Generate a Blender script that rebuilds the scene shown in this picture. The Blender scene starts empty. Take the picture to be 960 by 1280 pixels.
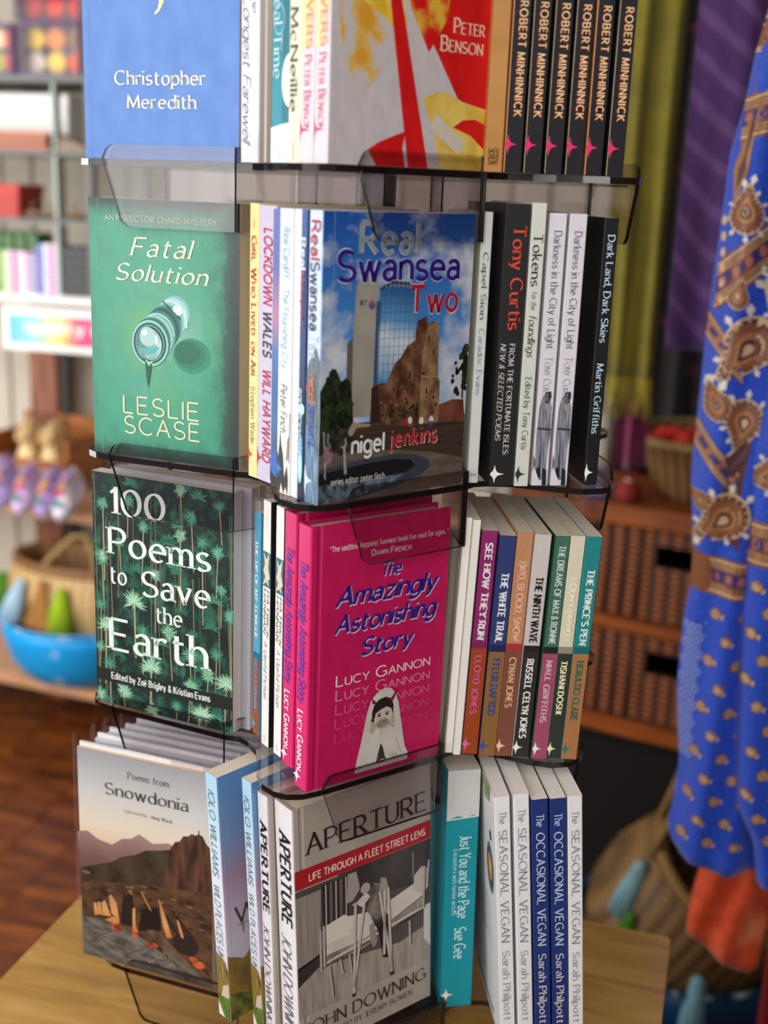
import bpy, math, random
from mathutils import Matrix, Vector
rnd = random.Random(7)
sc = bpy.context.scene
COL = sc.collection
PI = math.pi
R = math.radians

# ------------------------------------------------------------------ camera, light, exposure
cam_d = bpy.data.cameras.new('camera'); cam = bpy.data.objects.new('camera', cam_d); COL.objects.link(cam)
cam.matrix_world = (Matrix.Translation((0.018, -1.1, 1.5645)) @ Matrix.Rotation(PI/2-0.2642, 4, 'X') @ Matrix.Rotation(0.0379, 4, 'Z'))
cam_d.sensor_fit = 'HORIZONTAL'; cam_d.sensor_width = 36; cam_d.lens = 55.82
cam_d.clip_start = .02; cam_d.clip_end = 60
cam_d.dof.use_dof = True; cam_d.dof.focus_distance = 0.98; cam_d.dof.aperture_fstop = 4.6
sc.camera = cam
vs = sc.view_settings
vs.view_transform = 'Standard'; vs.look = 'None'; vs.gamma = 1; vs.use_curve_mapping = False
vs.exposure = 0.12
sc.cycles.transparent_max_bounces = 40

world = bpy.data.worlds.new('world'); sc.world = world; world.use_nodes = True
bg = world.node_tree.nodes['Background']
bg.inputs[0].default_value = (.82, .90, 1, 1); bg.inputs[1].default_value = .12

def area(name, loc, target, sx, sy, power, col=(1, 1, 1)):
    l = bpy.data.lights.new(name, 'AREA'); l.shape = 'RECTANGLE'; l.size = sx; l.size_y = sy; l.energy = power; l.color = col
    o = bpy.data.objects.new(name, l); COL.objects.link(o); o.location = loc
    o.rotation_euler = (Vector(target)-Vector(loc)).to_track_quat('-Z', 'Y').to_euler(); return o
area('window_daylight', (-1.8, -1.3, 1.75), (0, .05, 1.1), 1.3, 1.5, 30, (1, .99, .97))
area('shopfront_daylight', (-.35, -2.4, 2.0), (0, .05, 1.1), 1.5, 1.2, 31, (1, .98, .95))
area('side_window_daylight', (-2.1, .8, 1.45), (-.9, 1.9, .9), 1.1, 1.5, 46, (1, .98, .95))
area('ceiling_lamp_panel', (0.35, -1.35, 2.62), (.1, .1, 1.1), .6, .6, 6, (1, .93, .82))

# ------------------------------------------------------------------ helpers
def lin(c):
    if isinstance(c, str):
        c = c.lstrip('#'); c = [int(c[i:i+2], 16)/255 for i in (0, 2, 4)]
    return tuple((x/12.92 if x <= .04045 else ((x+.055)/1.055)**2.4) for x in c)+(1.0,)

MATS = {}
def newmat(key):
    m = bpy.data.materials.new(key); m.use_nodes = True
    nt = m.node_tree; return m, nt, nt.nodes['Principled BSDF']
def nd(nt, typ, **kw):
    n = nt.nodes.new(typ)
    for k, v in kw.items():
        if k in n.inputs.keys(): n.inputs[k].default_value = v
        else: setattr(n, k, v)
    return n
def ln(nt, a, ao, b, bi): nt.links.new(a.outputs[ao], b.inputs[bi])
def ramp(nt, stops, interp='LINEAR'):
    r = nt.nodes.new('ShaderNodeValToRGB'); cr = r.color_ramp; cr.interpolation = interp
    while len(cr.elements) < len(stops): cr.elements.new(.5)
    for e, (p, c) in zip(cr.elements, stops): e.position = p; e.color = lin(c)
    return r
def coords(nt, which, scale=(1, 1, 1)):
    t = nd(nt, 'ShaderNodeTexCoord'); mp = nd(nt, 'ShaderNodeMapping'); mp.inputs['Scale'].default_value = scale
    ln(nt, t, which, mp, 'Vector'); return mp
def flat(c, rough=.45, spec=.35, emit=0):
    k = ('flat', c, rough)
    if k in MATS: return MATS[k]
    m, nt, b = newmat('print_'+c.lstrip('#'))
    mp = coords(nt, 'Object', (60, 60, 60)); n = nd(nt, 'ShaderNodeTexNoise', Scale=3.0, Detail=2.0); ln(nt, mp, 0, n, 'Vector')
    l = lin(c); hi = tuple(min(1, x*1.05+.003) for x in l[:3])+(1,); lo = tuple(x*.93 for x in l[:3])+(1,)
    mx = nd(nt, 'ShaderNodeMix', data_type='RGBA'); mx.inputs[6].default_value = lo; mx.inputs[7].default_value = hi
    ln(nt, n, 0, mx, 0); nt.links.new(mx.outputs[2], b.inputs['Base Color'])
    b.inputs['Roughness'].default_value = rough; b.inputs['Specular IOR Level'].default_value = spec
    MATS[k] = m; return m
def mottle(a, b_, scale=6, lo=.35, hi=.65, detail=4, which='UV', stretch=(1, 1, 1), rough=.45, mid=None, bump=0):
    k = ('mot', a, b_, scale, lo, hi, which, stretch, mid, bump)
    if k in MATS: return MATS[k]
    m, nt, b = newmat('mottled_'+a.lstrip('#'))
    mp = coords(nt, which, stretch); n = nd(nt, 'ShaderNodeTexNoise', Scale=scale, Detail=detail); ln(nt, mp, 0, n, 'Vector')
    r = ramp(nt, [(lo, a)]+([((lo+hi)/2, mid)] if mid else [])+[(hi, b_)]); ln(nt, n, 0, r, 0); ln(nt, r, 0, b, 'Base Color')
    b.inputs['Roughness'].default_value = rough; b.inputs['Specular IOR Level'].default_value = .35
    if bump:
        bp = nd(nt, 'ShaderNodeBump', Strength=bump, Distance=.002); ln(nt, n, 0, bp, 'Height'); ln(nt, bp, 0, b, 'Normal')
    MATS[k] = m; return m
def vgrad(stops, noise=0.0, scale=5, axis=1, rough=.45, stretch=(1, 1, 1)):
    k = ('vg', tuple(stops), noise, scale, axis)
    if k in MATS: return MATS[k]
    m, nt, b = newmat('gradient_print')
    mp = coords(nt, 'UV', stretch); s = nd(nt, 'ShaderNodeSeparateXYZ'); ln(nt, mp, 0, s, 0)
    n = nd(nt, 'ShaderNodeTexNoise', Scale=scale, Detail=5.0); ln(nt, mp, 0, n, 'Vector')
    a = nd(nt, 'ShaderNodeMath', operation='MULTIPLY_ADD'); a.inputs[1].default_value = noise; ln(nt, n, 0, a, 0); ln(nt, s, axis, a, 2)
    a2 = nd(nt, 'ShaderNodeMath', operation='SUBTRACT'); a2.inputs[1].default_value = noise*.5; ln(nt, a, 0, a2, 0)
    r = ramp(nt, stops); ln(nt, a2, 0, r, 0); ln(nt, r, 0, b, 'Base Color')
    b.inputs['Roughness'].default_value = rough; b.inputs['Specular IOR Level'].default_value = .35
    MATS[k] = m; return m

def mesh(name, V, F, mats, parent=None, fm=None, uv=None, smooth=False):
    me = bpy.data.meshes.new(name); me.from_pydata([tuple(v) for v in V], [], F)
    for m in (mats if isinstance(mats, (list, tuple)) else [mats]): me.materials.append(m)
    if fm: me.polygons.foreach_set('material_index', fm)
    if smooth: me.polygons.foreach_set('use_smooth', [True]*len(F))
    if uv:
        ul = me.uv_layers.new(name='UVMap')
        for lp in me.loops: ul.data[lp.index].uv = uv[lp.vertex_index]
    me.update()
    o = bpy.data.objects.new(name, me); COL.objects.link(o)
    if parent: o.parent = parent
    return o
def empty(name, loc=(0, 0, 0), rz=0, rot=None):
    o = bpy.data.objects.new(name, None); COL.objects.link(o); o.location = loc; o.empty_display_size = .02
    o.rotation_euler = rot if rot else (0, 0, rz); return o
def tag(o, label, cat, group=None):
    o['label'] = label; o['category'] = cat
    if group: o['group'] = group
    return o
def struct(o, label=None):
    o['kind'] = 'structure'
    if label: o['label'] = label
    return o

class MB:
    def __init__(s): s.V = []; s.F = []; s.M = []
    def add(s, V, F, m=0):
        k = len(s.V); s.V += [tuple(v) for v in V]; s.F += [tuple(i+k for i in f) for f in F]; s.M += [m]*len(F); return s
    def box(s, x0, x1, y0, y1, z0, z1, m=0, b=0):
        if b:
            return s.prism([(x0+b, y0), (x1-b, y0), (x1, y0+b), (x1, y1-b), (x1-b, y1), (x0+b, y1), (x0, y1-b), (x0, y0+b)], z0, z1, m)
        V = [(x, y, z) for z in (z0, z1) for x, y in ((x0, y0), (x1, y0), (x1, y1), (x0, y1))]
        return s.add(V, [(3, 2, 1, 0), (4, 5, 6, 7), (0, 1, 5, 4), (1, 2, 6, 5), (2, 3, 7, 6), (3, 0, 4, 7)], m)
    def prism(s, pts, z0, z1, m=0, me=None):      # CCW outline in xy, extruded in z
        n = len(pts); V = [(x, y, z0) for x, y in pts]+[(x, y, z1) for x, y in pts]
        s.add(V, [tuple(range(n-1, -1, -1)), tuple(range(n, 2*n))], m); k = len(s.V)-2*n
        for i in range(n):
            j = (i+1) % n; s.F.append((k+i, k+j, k+n+j, k+n+i)); s.M.append(m if me is None else me)
        return s
    def lathe(s, prof, n=24, c=(0, 0, 0), m=0, sx=1, sy=1):
        V = []; F = []
        for r, z in prof:
            for i in range(n):
                a = 2*PI*i/n; V.append((c[0]+r*math.cos(a)*sx, c[1]+r*math.sin(a)*sy, c[2]+z))
        for j in range(len(prof)-1):
            for i in range(n):
                i2 = (i+1) % n; F.append((j*n+i, j*n+i2, (j+1)*n+i2, (j+1)*n+i))
        return s.add(V, F, m)
    def tube(s, pts, r, n=8, m=0, cap=True):
        pts = [Vector(p) for p in pts]; V = []; F = []; up = Vector((.13, .21, .97))
        for i, p in enumerate(pts):
            d = (pts[min(i+1, len(pts)-1)]-pts[max(i-1, 0)]).normalized()
            a = d.cross(up)
            if a.length < .05: a = d.cross(Vector((1, 0, 0)))
            a.normalize(); b = d.cross(a); rr = r[i] if isinstance(r, (list, tuple)) else r
            for k in range(n):
                t = 2*PI*k/n; V.append(p+a*math.cos(t)*rr+b*math.sin(t)*rr)
        for i in range(len(pts)-1):
            for k in range(n): F.append((i*n+k, i*n+(k+1) % n, (i+1)*n+(k+1) % n, (i+1)*n+k))
        if cap: F += [tuple(range(n-1, -1, -1)), tuple(range((len(pts)-1)*n, len(pts)*n))]
        return s.add(V, F, m)
    def ball(s, c, r, n=10, m=0, sz=1):
        return s.lathe([(r*math.sin(PI*j/n)+1e-5, -r*math.cos(PI*j/n)*sz) for j in range(n+1)], n+2, c, m)
    def build(s, name, mats, parent=None, smooth=False):
        return mesh(name, s.V, s.F, mats, parent, s.M if isinstance(mats, (list, tuple)) else None, None, smooth)

# ------------------------------------------------------------------ a stroke alphabet for the printed lettering
G = {
'A': (.76, "0,0 .38,1 .76,0/.14,.36 .62,.36"), 'B': (.62, "0,0 0,1/0,1 .3,1 (.3,.76,.26,.24,90,-90) 0,.52/.3,.52 (.32,.26,.3,.26,90,-90) 0,0"),
'C': (.78, "(.45,.5,.45,.5,48,312)"), 'D': (.72, "0,0 0,1/0,1 .25,1 (.25,.5,.47,.5,90,-90) 0,0"),
'E': (.57, "0,0 0,1/0,1 .55,1/0,.52 .48,.52/0,0 .57,0"), 'F': (.54, "0,0 0,1/0,1 .54,1/0,.52 .46,.52"),
'G': (.84, "(.45,.5,.45,.5,48,318)/.55,.45 .82,.45 .82,.08"), 'H': (.68, "0,0 0,1/.68,0 .68,1/0,.52 .68,.52"), 'I': (.02, "0,0 0,1"),
'J': (.32, ".3,1 .3,.22 (.1,.22,.2,.24,0,-120)"), 'K': (.64, "0,0 0,1/.6,1 .03,.42/.18,.57 .64,0"), 'L': (.52, "0,0 0,1/0,0 .52,0"),
'M': (.88, "0,0 .06,1 .44,.08 .82,1 .88,0"), 'N': (.68, "0,0 0,1 .68,0 .68,1"), 'O': (.94, "(.47,.5,.47,.5,90,450)"),
'P': (.56, "0,0 0,1/0,1 .28,1 (.28,.73,.28,.27,90,-90) 0,.46"), 'Q': (.94, "(.47,.5,.47,.5,90,450)/.5,.25 .9,-.12"),
'R': (.62, "0,0 0,1/0,1 .28,1 (.28,.73,.28,.27,90,-90) 0,.46/.26,.46 .62,0"), 'S': (.62, "(.31,.74,.28,.26,35,270) (.31,.24,.31,.24,90,-150)"),
'T': (.7, ".35,0 .35,1/0,1 .7,1"), 'U': (.64, "0,1 0,.32 (.32,.32,.32,.32,180,360) .64,1"), 'V': (.72, "0,1 .36,0 .72,1"),
'W': (1.06, "0,1 .28,0 .53,.95 .78,0 1.06,1"), 'X': (.64, "0,0 .62,1/0,1 .64,0"), 'Y': (.66, "0,1 .33,.48 .66,1/.33,.48 .33,0"), 'Z': (.62, "0,1 .6,1 0,0 .62,0"),
'a': (.46, "(.22,.46,.2,.2,155,0) .42,0/.42,.38 .22,.38 (.2,.19,.2,.19,90,270) .22,0 .42,.12"), 'b': (.52, "0,0 0,1.02/(.26,.33,.26,.33,180,-180)"),
'c': (.5, "(.28,.33,.28,.33,48,312)"), 'd': (.52, ".52,0 .52,1.02/(.26,.33,.26,.33,0,360)"), 'e': (.53, ".02,.36 .52,.36 (.27,.33,.26,.33,5,312)"),
'f': (.36, ".12,0 .12,.8 (.3,.8,.18,.22,180,60)/0,.64 .32,.64"), 'g': (.52, "(.26,.33,.26,.33,0,360)/.52,.66 .52,-.05 (.26,-.05,.26,.25,0,-150)"),
'h': (.46, "0,0 0,1.02/0,.4 (.23,.4,.23,.26,180,0) .46,0"), 'i': (.02, "0,0 0,.66/0,.88 0,.98"), 'j': (.14, ".12,.66 .12,-.1 (-.04,-.1,.16,.18,0,-100)/.12,.88 .12,.98"),
'k': (.46, "0,0 0,1.02/.42,.66 .03,.28/.14,.38 .46,0"), 'l': (.02, "0,0 0,1.02"),
'm': (.76, "0,0 0,.66/0,.42 (.19,.42,.19,.24,180,0) .38,0/.38,.42 (.57,.42,.19,.24,180,0) .76,0"), 'n': (.46, "0,0 0,.66/0,.4 (.23,.4,.23,.26,180,0) .46,0"),
'o': (.54, "(.27,.33,.27,.33,90,450)"), 'p': (.52, "0,-.3 0,.66/(.26,.33,.26,.33,180,-180)"), 'q': (.52, ".52,-.3 .52,.66/(.26,.33,.26,.33,0,360)"),
'r': (.32, "0,0 0,.66/0,.4 (.2,.4,.2,.26,180,50)"), 's': (.42, "(.21,.49,.19,.17,35,270) (.21,.16,.21,.16,90,-150)"),
't': (.36, ".12,.88 .12,.18 (.28,.18,.16,.18,180,300)/0,.66 .34,.66"), 'u': (.44, "0,.66 0,.24 (.22,.24,.22,.24,180,360)/.44,.66 .44,0"),
'v': (.5, "0,.66 .25,0 .5,.66"), 'w': (.76, "0,.66 .2,0 .38,.62 .56,0 .76,.66"), 'x': (.46, "0,0 .44,.66/0,.66 .46,0"),
'y': (.5, "0,.66 .26,0/.5,.66 .2,-.22 .06,-.28"), 'z': (.44, "0,.66 .42,.66 0,0 .44,0"), '0': (.6, "(.3,.5,.3,.5,90,450)"), '1': (.24, ".04,.8 .22,1 .22,0"),
',': (.04, ".04,.08 -.04,-.16"), '.': (.02, "0,0 0,.1"), ':': (.02, "0,0 0,.1/0,.5 0,.6"), '-': (.3, "0,.36 .3,.36"), "'": (.02, "0,.78 0,1"),
'"': (.16, "0,.78 0,1/.16,.78 .16,1"), '&': (.66, ".64,0 .16,.68 (.29,.8,.15,.18,200,-20) .1,.34 (.26,.24,.24,.24,160,300) .64,.42"),
}
def _strokes(spec):
    out = []
    for st in spec.split('/'):
        pts = []
        for tk in st.split(' '):
            if tk[0] == '(':
                cx, cy, rx, ry, a0, a1 = [float(q) for q in tk[1:-1].split(',')]
                n = max(3, int(abs(a1-a0)/20))
                for i in range(n+1):
                    a = R(a0+(a1-a0)*i/n); pts.append((cx+rx*math.cos(a), cy+ry*math.sin(a)))
            else: pts.append(tuple(float(q) for q in tk.split(',')))
        cl = [pts[0]]
        for p in pts[1:]:
            if math.hypot(p[0]-cl[-1][0], p[1]-cl[-1][1]) > .012: cl.append(p)
        out.append(cl)
    return out
GL = {k: (w, _strokes(s)) for k, (w, s) in G.items()}
# thick, thin, serif half length, serif thickness, pen angle, shear, tracking
STY = {'serif': (.155, .05, .105, .04, 22, 0, .22), 'serifb': (.22, .08, .12, .055, 22, 0, .26), 'serifi': (.13, .045, .07, .035, 22, .22, .2), 'sans': (.11, .11, 0, 0, 0, 0, .2), 'sansb': (.19, .17, 0, 0, 0, 0, .24),
       'light': (.085, .085, 0, 0, 0, 0, .26), 'sansi': (.11, .1, 0, 0, 0, .2, .2), 'sansbi': (.19, .16, 0, 0, 0, .2, .24), 'slab': (.26, .15, .15, .12, 0, 0, .26), 'slabl': (.2, .12, .12, .1, 0, 0, .26),
       'script': (.125, .04, .06, .035, 35, .26, .26), 'brush': (.2, .1, 0, 0, 40, .25, .16), 'hand': (.075, .05, 0, 0, 30, .3, .12), 'type': (.2, .12, .07, .08, 0, 0, .36), 'typel': (.13, .085, .06, .06, 0, 0, .36), 'fut': (.165, .155, 0, 0, 0, 0, .2)}
def layout(s, style, smallcaps=False):
    """quads of the text in em units (cap height 1) and its width"""
    th, tn, sl, sh, pen, shear, tr = STY[style]; Q = []; x = 0
    pen = R(pen)
    for ch in s:
        k = 1.0
        if smallcaps and ch.islower(): ch = ch.upper(); k = .76
        if ch == ' ': x += .42; continue
        w, strokes = GL[ch]
        x += tr*.5*k
        def T(px, py): return (x+px*k+py*k*shear, py*k)
        def hw(dx, dy): return .5*(tn+(th-tn)*abs(math.sin(math.atan2(dy, dx)-pen)))
        for st in strokes:
            n = len(st); segs = [(st[i+1][0]-st[i][0], st[i+1][1]-st[i][1]) for i in range(n-1)]
            ang = [math.atan2(b, a) for a, b in segs]
            closed = n > 4 and math.hypot(st[0][0]-st[-1][0], st[0][1]-st[-1][1]) < .02
            def brk(i):      # sharp corner before segment i
                d = abs((ang[i]-ang[i-1]+PI) % (2*PI)-PI); return d > R(42)
            for i in range(n-1):
                (ax, ay), (bx, by) = st[i], st[i+1]; L = math.hypot(*segs[i]) or 1e-6; ux, uy = segs[i][0]/L, segs[i][1]/L
                h = hw(*segs[i])
                def side(j, px, py, end):
                    nb = None
                    if end == 0 and i > 0 and not brk(i): nb = ang[i-1]
                    if end == 1 and i < n-2 and not brk(i+1): nb = ang[i+1]
                    if closed and end == 0 and i == 0: nb = ang[-1]
                    if closed and end == 1 and i == n-2: nb = ang[0]
                    if nb is None:
                        e = (h*.7 if ((end == 0 and i > 0) or (end == 1 and i < n-2)) else 0)
                        px += (-ux if end == 0 else ux)*e; py += (-uy if end == 0 else uy)*e
                        nx, ny = -uy, ux; hh = h
                    else:
                        c = ang[i]+((nb-ang[i]+PI) % (2*PI)-PI)/2; nx, ny = -math.sin(c), math.cos(c)
                        hh = (h+hw(math.cos(nb), math.sin(nb)))/2
                    return (px+nx*hh, py+ny*hh), (px-nx*hh, py-ny*hh)
                a1, a2 = side(0, ax, ay, 0); b1, b2 = side(1, bx, by, 1)
                Q.append([T(*a2), T(*b2), T(*b1), T(*a1)])
            if sl and not closed:
                for (px, py), (dx, dy) in ((st[0], segs[0]), (st[-1], segs[-1])):
                    if abs(dy) > abs(dx)*.8 and min(abs(py-v) for v in (0, 1, .66, 1.02, -.3)) < .03:
                        y0 = py if py < .3 else py-sh
                        l = sl+th*.4; lx = l if not (py in (.66, 1.02)) else l*.2
                        Q.append([T(px-l, y0), T(px+lx, y0), T(px+lx, y0+sh), T(px-l, y0+sh)])
        x += w*k+tr*.5*k
    return Q, max(x, .01)

class Art:
    """flat print on one face; fm(X, Y, off) maps face fractions to a 3D point"""
    def __init__(s, fm, w, h, base=.00012, step=.00005, clip=False):
        s.clipf = clip; s.fan = False; s.fm = fm; s.w = w; s.h = h; s.base = base; s.step = step; s.P = {}; s.T = {}
    def _put(s, d, pts, mat, L):
        d.setdefault(mat, []).append((pts, L))
    def poly(s, pts, mat, L=1):
        s._put(s.P, pts, flat(mat) if isinstance(mat, str) else mat, L)
    def rect(s, x0, y0, x1, y1, mat, L=1): s.poly([(x0, y0), (x1, y0), (x1, y1), (x0, y1)], mat, L)
    def ell(s, cx, cy, rx, ry, mat, L=1, n=20, a0=0, a1=360):
        s.poly([(cx+rx*math.cos(R(a0+(a1-a0)*i/n)), cy+ry*math.sin(R(a0+(a1-a0)*i/n))) for i in range(n if a1-a0 == 360 else n+1)], mat, L)
    def ring(s, cx, cy, rx, ry, t, mat, L=1, n=24, a0=0, a1=360):
        for i in range(n):
            a, b = R(a0+(a1-a0)*i/n), R(a0+(a1-a0)*(i+1)/n)
            s.poly([(cx+rx*math.cos(a), cy+ry*math.sin(a)), (cx+rx*math.cos(b), cy+ry*math.sin(b)), (cx+rx*(1-t)*math.cos(b), cy+ry*(1-t)*math.sin(b)), (cx+rx*(1-t)*math.cos(a), cy+ry*(1-t)*math.sin(a))], mat, L)
    def line(s, x0, y0, x1, y1, wd, mat, L=1, w2=None):     # widths in fraction of h
        dx, dy = (x1-x0)*s.w, (y1-y0)*s.h; l = math.hypot(dx, dy) or 1e-6; nx, ny = -dy/l*wd*.5*s.h/s.w, dx/l*wd*.5
        k = 1 if w2 is None else w2/wd
        s.poly([(x0+nx, y0+ny), (x1+nx*k, y1+ny*k), (x1-nx*k, y1-ny*k), (x0-nx, y0-ny)], mat, L)
    def star(s, cx, cy, rx, ry, mat, L=6, clip=0):
        tips = [(1, 0), (0, 1), (-1, 0), (0, -1)]; pts = []
        for i in range(4):
            a, b = tips[i], tips[(i+1) % 4]
            for p, q in ((1, 0), (.55, .09), (.33, .18), (.18, .33), (.09, .55)):
                pts.append((max(clip, cx+(a[0]*p+b[0]*q)*rx), cy+(a[1]*p+b[1]*q)*ry))
        s.poly(pts, mat, L)
    def burst(s, cx, cy, r, n, mat, L=2, a0=0, a1=360, sharp=.05):
        for i in range(n):
            a = R(a0+(a1-a0)*(i+rnd.random()*.6)/n); rr = r*(.7+.4*rnd.random())
            x1, y1 = cx+math.cos(a)*rr/s.w, cy+math.sin(a)*rr/s.h; px, py = -math.sin(a)*rr*sharp/s.w, math.cos(a)*rr*sharp/s.h
            mx, my = (cx*.45+x1*.55), (cy*.45+y1*.55)
            s.poly([(cx, cy), (mx+px, my+py), (x1, y1), (mx-px, my-py)], mat, L)
    def text(s, t, x0, y0, x1, ch, style, mat, L=9, y1=None, sc_=False):
        """baseline from (x0,y0) to (x1,y1) in face fractions, cap height ch in fraction of face height"""
        y1 = y0 if y1 is None else y1
        Q, W = layout(t, style, sc_); dx, dy = (x1-x0), (y1-y0)
        lx, ly = dx*s.w, dy*s.h; ln_ = math.hypot(lx, ly); ux, uy = -ly/ln_, lx/ln_; c = ch*s.h
        m = flat(mat) if isinstance(mat, str) else mat
        for q in Q:
            s._put(s.T, [(x0+dx*px/W+ux*py*c/s.w, y0+dy*px/W+uy*py*c/s.h) for px, py in q], m, L)
    def spine(s, t, s0, s1, tc, size, style, mat, L=9, sc_=False):
        """reads top to bottom; s0,s1 fractions from the top, tc centre across, size = cap height / spine thickness"""
        Q, W = layout(t, style, sc_); m = flat(mat) if isinstance(mat, str) else mat
        for q in Q:
            s._put(s.T, [(tc+(py-.5)*size, 1-(s0+(s1-s0)*px/W)) for px, py in q], m, L)
    def emit(s, parent):
        for d, nm in ((s.P, 'printed_picture'), (s.T, 'printed_lettering')):
            if not d: continue
            V = []; F = []; fmi = []; uv = []; mats = list(d.keys())
            for mi, m in enumerate(mats):
                for pts, L in d[m]:
                    k = len(V); off = s.base+L*s.step
                    if s.clipf: pts = [(min(.998, max(.002, p[0])), min(.999, max(.001, p[1]))) for p in pts]
                    a = sum((pts[i][0]*pts[(i+1) % len(pts)][1]-pts[(i+1) % len(pts)][0]*pts[i][1]) for i in range(len(pts)))
                    if a < 0: pts = pts[::-1]
                    n = len(pts)
                    if s.fan and max(p[0] for p in pts)-min(p[0] for p in pts) > .009:
                        cx = sum(p[0] for p in pts)/n; cy = sum(p[1] for p in pts)/n
                        for q in (1, .66, .33): 
                            for p in pts: pp = (cx+(p[0]-cx)*q, cy+(p[1]-cy)*q); V.append(s.fm(pp[0], pp[1], off)); uv.append(pp)
                        V.append(s.fm(cx, cy, off)); uv.append((cx, cy))
                        for i in range(n):
                            j = (i+1) % n
                            for q in (0, 1): F.append((k+q*n+i, k+q*n+j, k+(q+1)*n+j, k+(q+1)*n+i)); fmi.append(mi)
                            F.append((k+2*n+i, k+2*n+j, k+3*n)); fmi.append(mi)
                        continue
                    for p in pts: V.append(s.fm(p[0], p[1], off)); uv.append(p)
                    F.append(tuple(range(k, k+len(pts)))); fmi.append(mi)
            mesh(nm, V, F, mats, parent, fmi, uv)

# ------------------------------------------------------------------ room
ROOM = R(-14)
def room_frame(p, ph): return Matrix.Translation(p) @ Matrix.Rotation(ph, 4, 'Z')
def wood(key, a, b_, mid, sc_=(2, 14, 14), rough=.5, which='Object', coat=0):
    if key in MATS: return MATS[key]
    m, nt, b = newmat(key); mp = coords(nt, which, sc_)
    n = nd(nt, 'ShaderNodeTexNoise', Scale=2.2, Detail=7.0, Roughness=.62, Distortion=.6); ln(nt, mp, 0, n, 'Vector')
    r = ramp(nt, [(.3, a), (.5, mid), (.7, b_)]); ln(nt, n, 0, r, 0); ln(nt, r, 0, b, 'Base Color')
    bp = nd(nt, 'ShaderNodeBump', Strength=.15, Distance=.002); ln(nt, n, 0, bp, 'Height'); ln(nt, bp, 0, b, 'Normal')
    b.inputs['Roughness'].default_value = rough; b.inputs['Coat Weight'].default_value = coat
    MATS[key] = m; return m
FLOORW = wood('floor_board_wood', '2c1006', '9a5420', '63300f', (1.5, 12, 12), .42)
def plaster(key, c1, c2):
    m, nt, b = newmat(key); mp = coords(nt, 'Object', (3, 3, 3)); n = nd(nt, 'ShaderNodeTexNoise', Scale=2.5, Detail=6.0); ln(nt, mp, 0, n, 'Vector')
    r = ramp(nt, [(.3, c1), (.7, c2)]); ln(nt, n, 0, r, 0); ln(nt, r, 0, b, 'Base Color'); b.inputs['Roughness'].default_value = .85
    bp = nd(nt, 'ShaderNodeBump', Strength=.08, Distance=.01); ln(nt, n, 0, bp, 'Height'); ln(nt, bp, 0, b, 'Normal'); return m
WALLM = plaster('white_plaster', 'b4ac9c', 'c4bdae'); CEILM = plaster('ceiling_plaster', 'd2cfc8', 'e0ddd6')
fl = empty('floor', (0, 0, 0), ROOM); struct(fl)
mb = MB(); mb.box(-4, 4, -4, 3.2, -.05, -.012); mb.build('subfloor', flat('1a0c06', .8), fl)
pm = {}
x = -3.2; i = 0
while x < 2.6:
    wd = .13
    for (ya, yb) in (((-3.2, -.55), (-.55, 1.35), (1.35, 3.0)) if i % 2 else ((-3.2, .3), (.3, 2.2), (2.2, 3.0))):
        key = round(yb-ya, 2)
        if key not in pm:
            b = MB(); b.box(-wd/2+.0015, wd/2-.0015, 0, key-.003, -.012, 0); pm[key] = b.build('plank', FLOORW, fl); o = pm[key]
        else:
            o = pm[key].copy(); COL.objects.link(o)
        o.location = (x, ya, rnd.uniform(-.0008, 0)); o.parent = fl
    x += wd; i += 1
M_ = room_frame((-.9, 1.972, 0), ROOM)
def rw(u, v, z=0): return tuple(M_ @ Vector((u, -v, z)))     # u right, v towards the viewer
mb = MB(); mb.box(-2.4, 2.9, .46, .56, 0, 2.7); o = mb.build('wall_back', WALLM); o.matrix_world = M_; struct(o)
mb = MB(); mb.box(2.25, 2.35, -4.8, .46, 0, 2.7); o = mb.build('wall_right', plaster('brown_plaster', '3a2a20', '4a382c')); o.matrix_world = M_; struct(o)
mb = MB(); mb.box(.9, 2.25, -4.8, -4.7, 0, 2.7); o = mb.build('wall_front', MATS.get('x') or WALLM); o.matrix_world = M_; struct(o)
mb = MB(); mb.box(-2.4, 2.9, -4.8, .56, 2.7, 2.8); o = mb.build('ceiling', CEILM); o.matrix_world = M_; struct(o)
mb = MB(); mb.box(-2.4, 2.25, .436, .4455, 0, .12); o = mb.build('baseboard_back', flat('d6d2c8', .5)); o.matrix_world = M_; struct(o)

# ------------------------------------------------------------------ plinth table under the display
TABZ = .75
OAK = wood('pale_oak', '9a7238', 'c69c58', 'b4883f', (3, 22, 22), .38, coat=.2)
WALN = wood('dark_stained_side', '2a1508', '55301a', '3c2010', (16, 16, 3), .5)
tb = empty('plinth_table', (0.0, 0.0, 0), R(-16))
tag(tb, 'low wooden plinth table with pale top carrying the book spinner', 'table')
# in the table frame: right back corner at about (.325,.19); left back corner at (-.345,.19)
b = MB(); b.box(-.345, .325, -.22, .19, TABZ-.028, TABZ, 0, .004); b.build('table_top', OAK, tb)
b = MB(); b.box(-.33, .31, -.205, .175, .06, TABZ-.028, 0); b.build('table_body', WALN, tb)
for (px, py) in ((.31, .175), (-.33, .175), (.31, -.205), (-.33, -.205)):
    b = MB(); b.box(px-.012, px+.012, py-.012, py+.012, 0, TABZ-.028, 0, .003); b.build('corner_post', wood('corner_oak', '5b3a1b', '8a6233', '71502a', (20, 20, 3), .5), tb)

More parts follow.
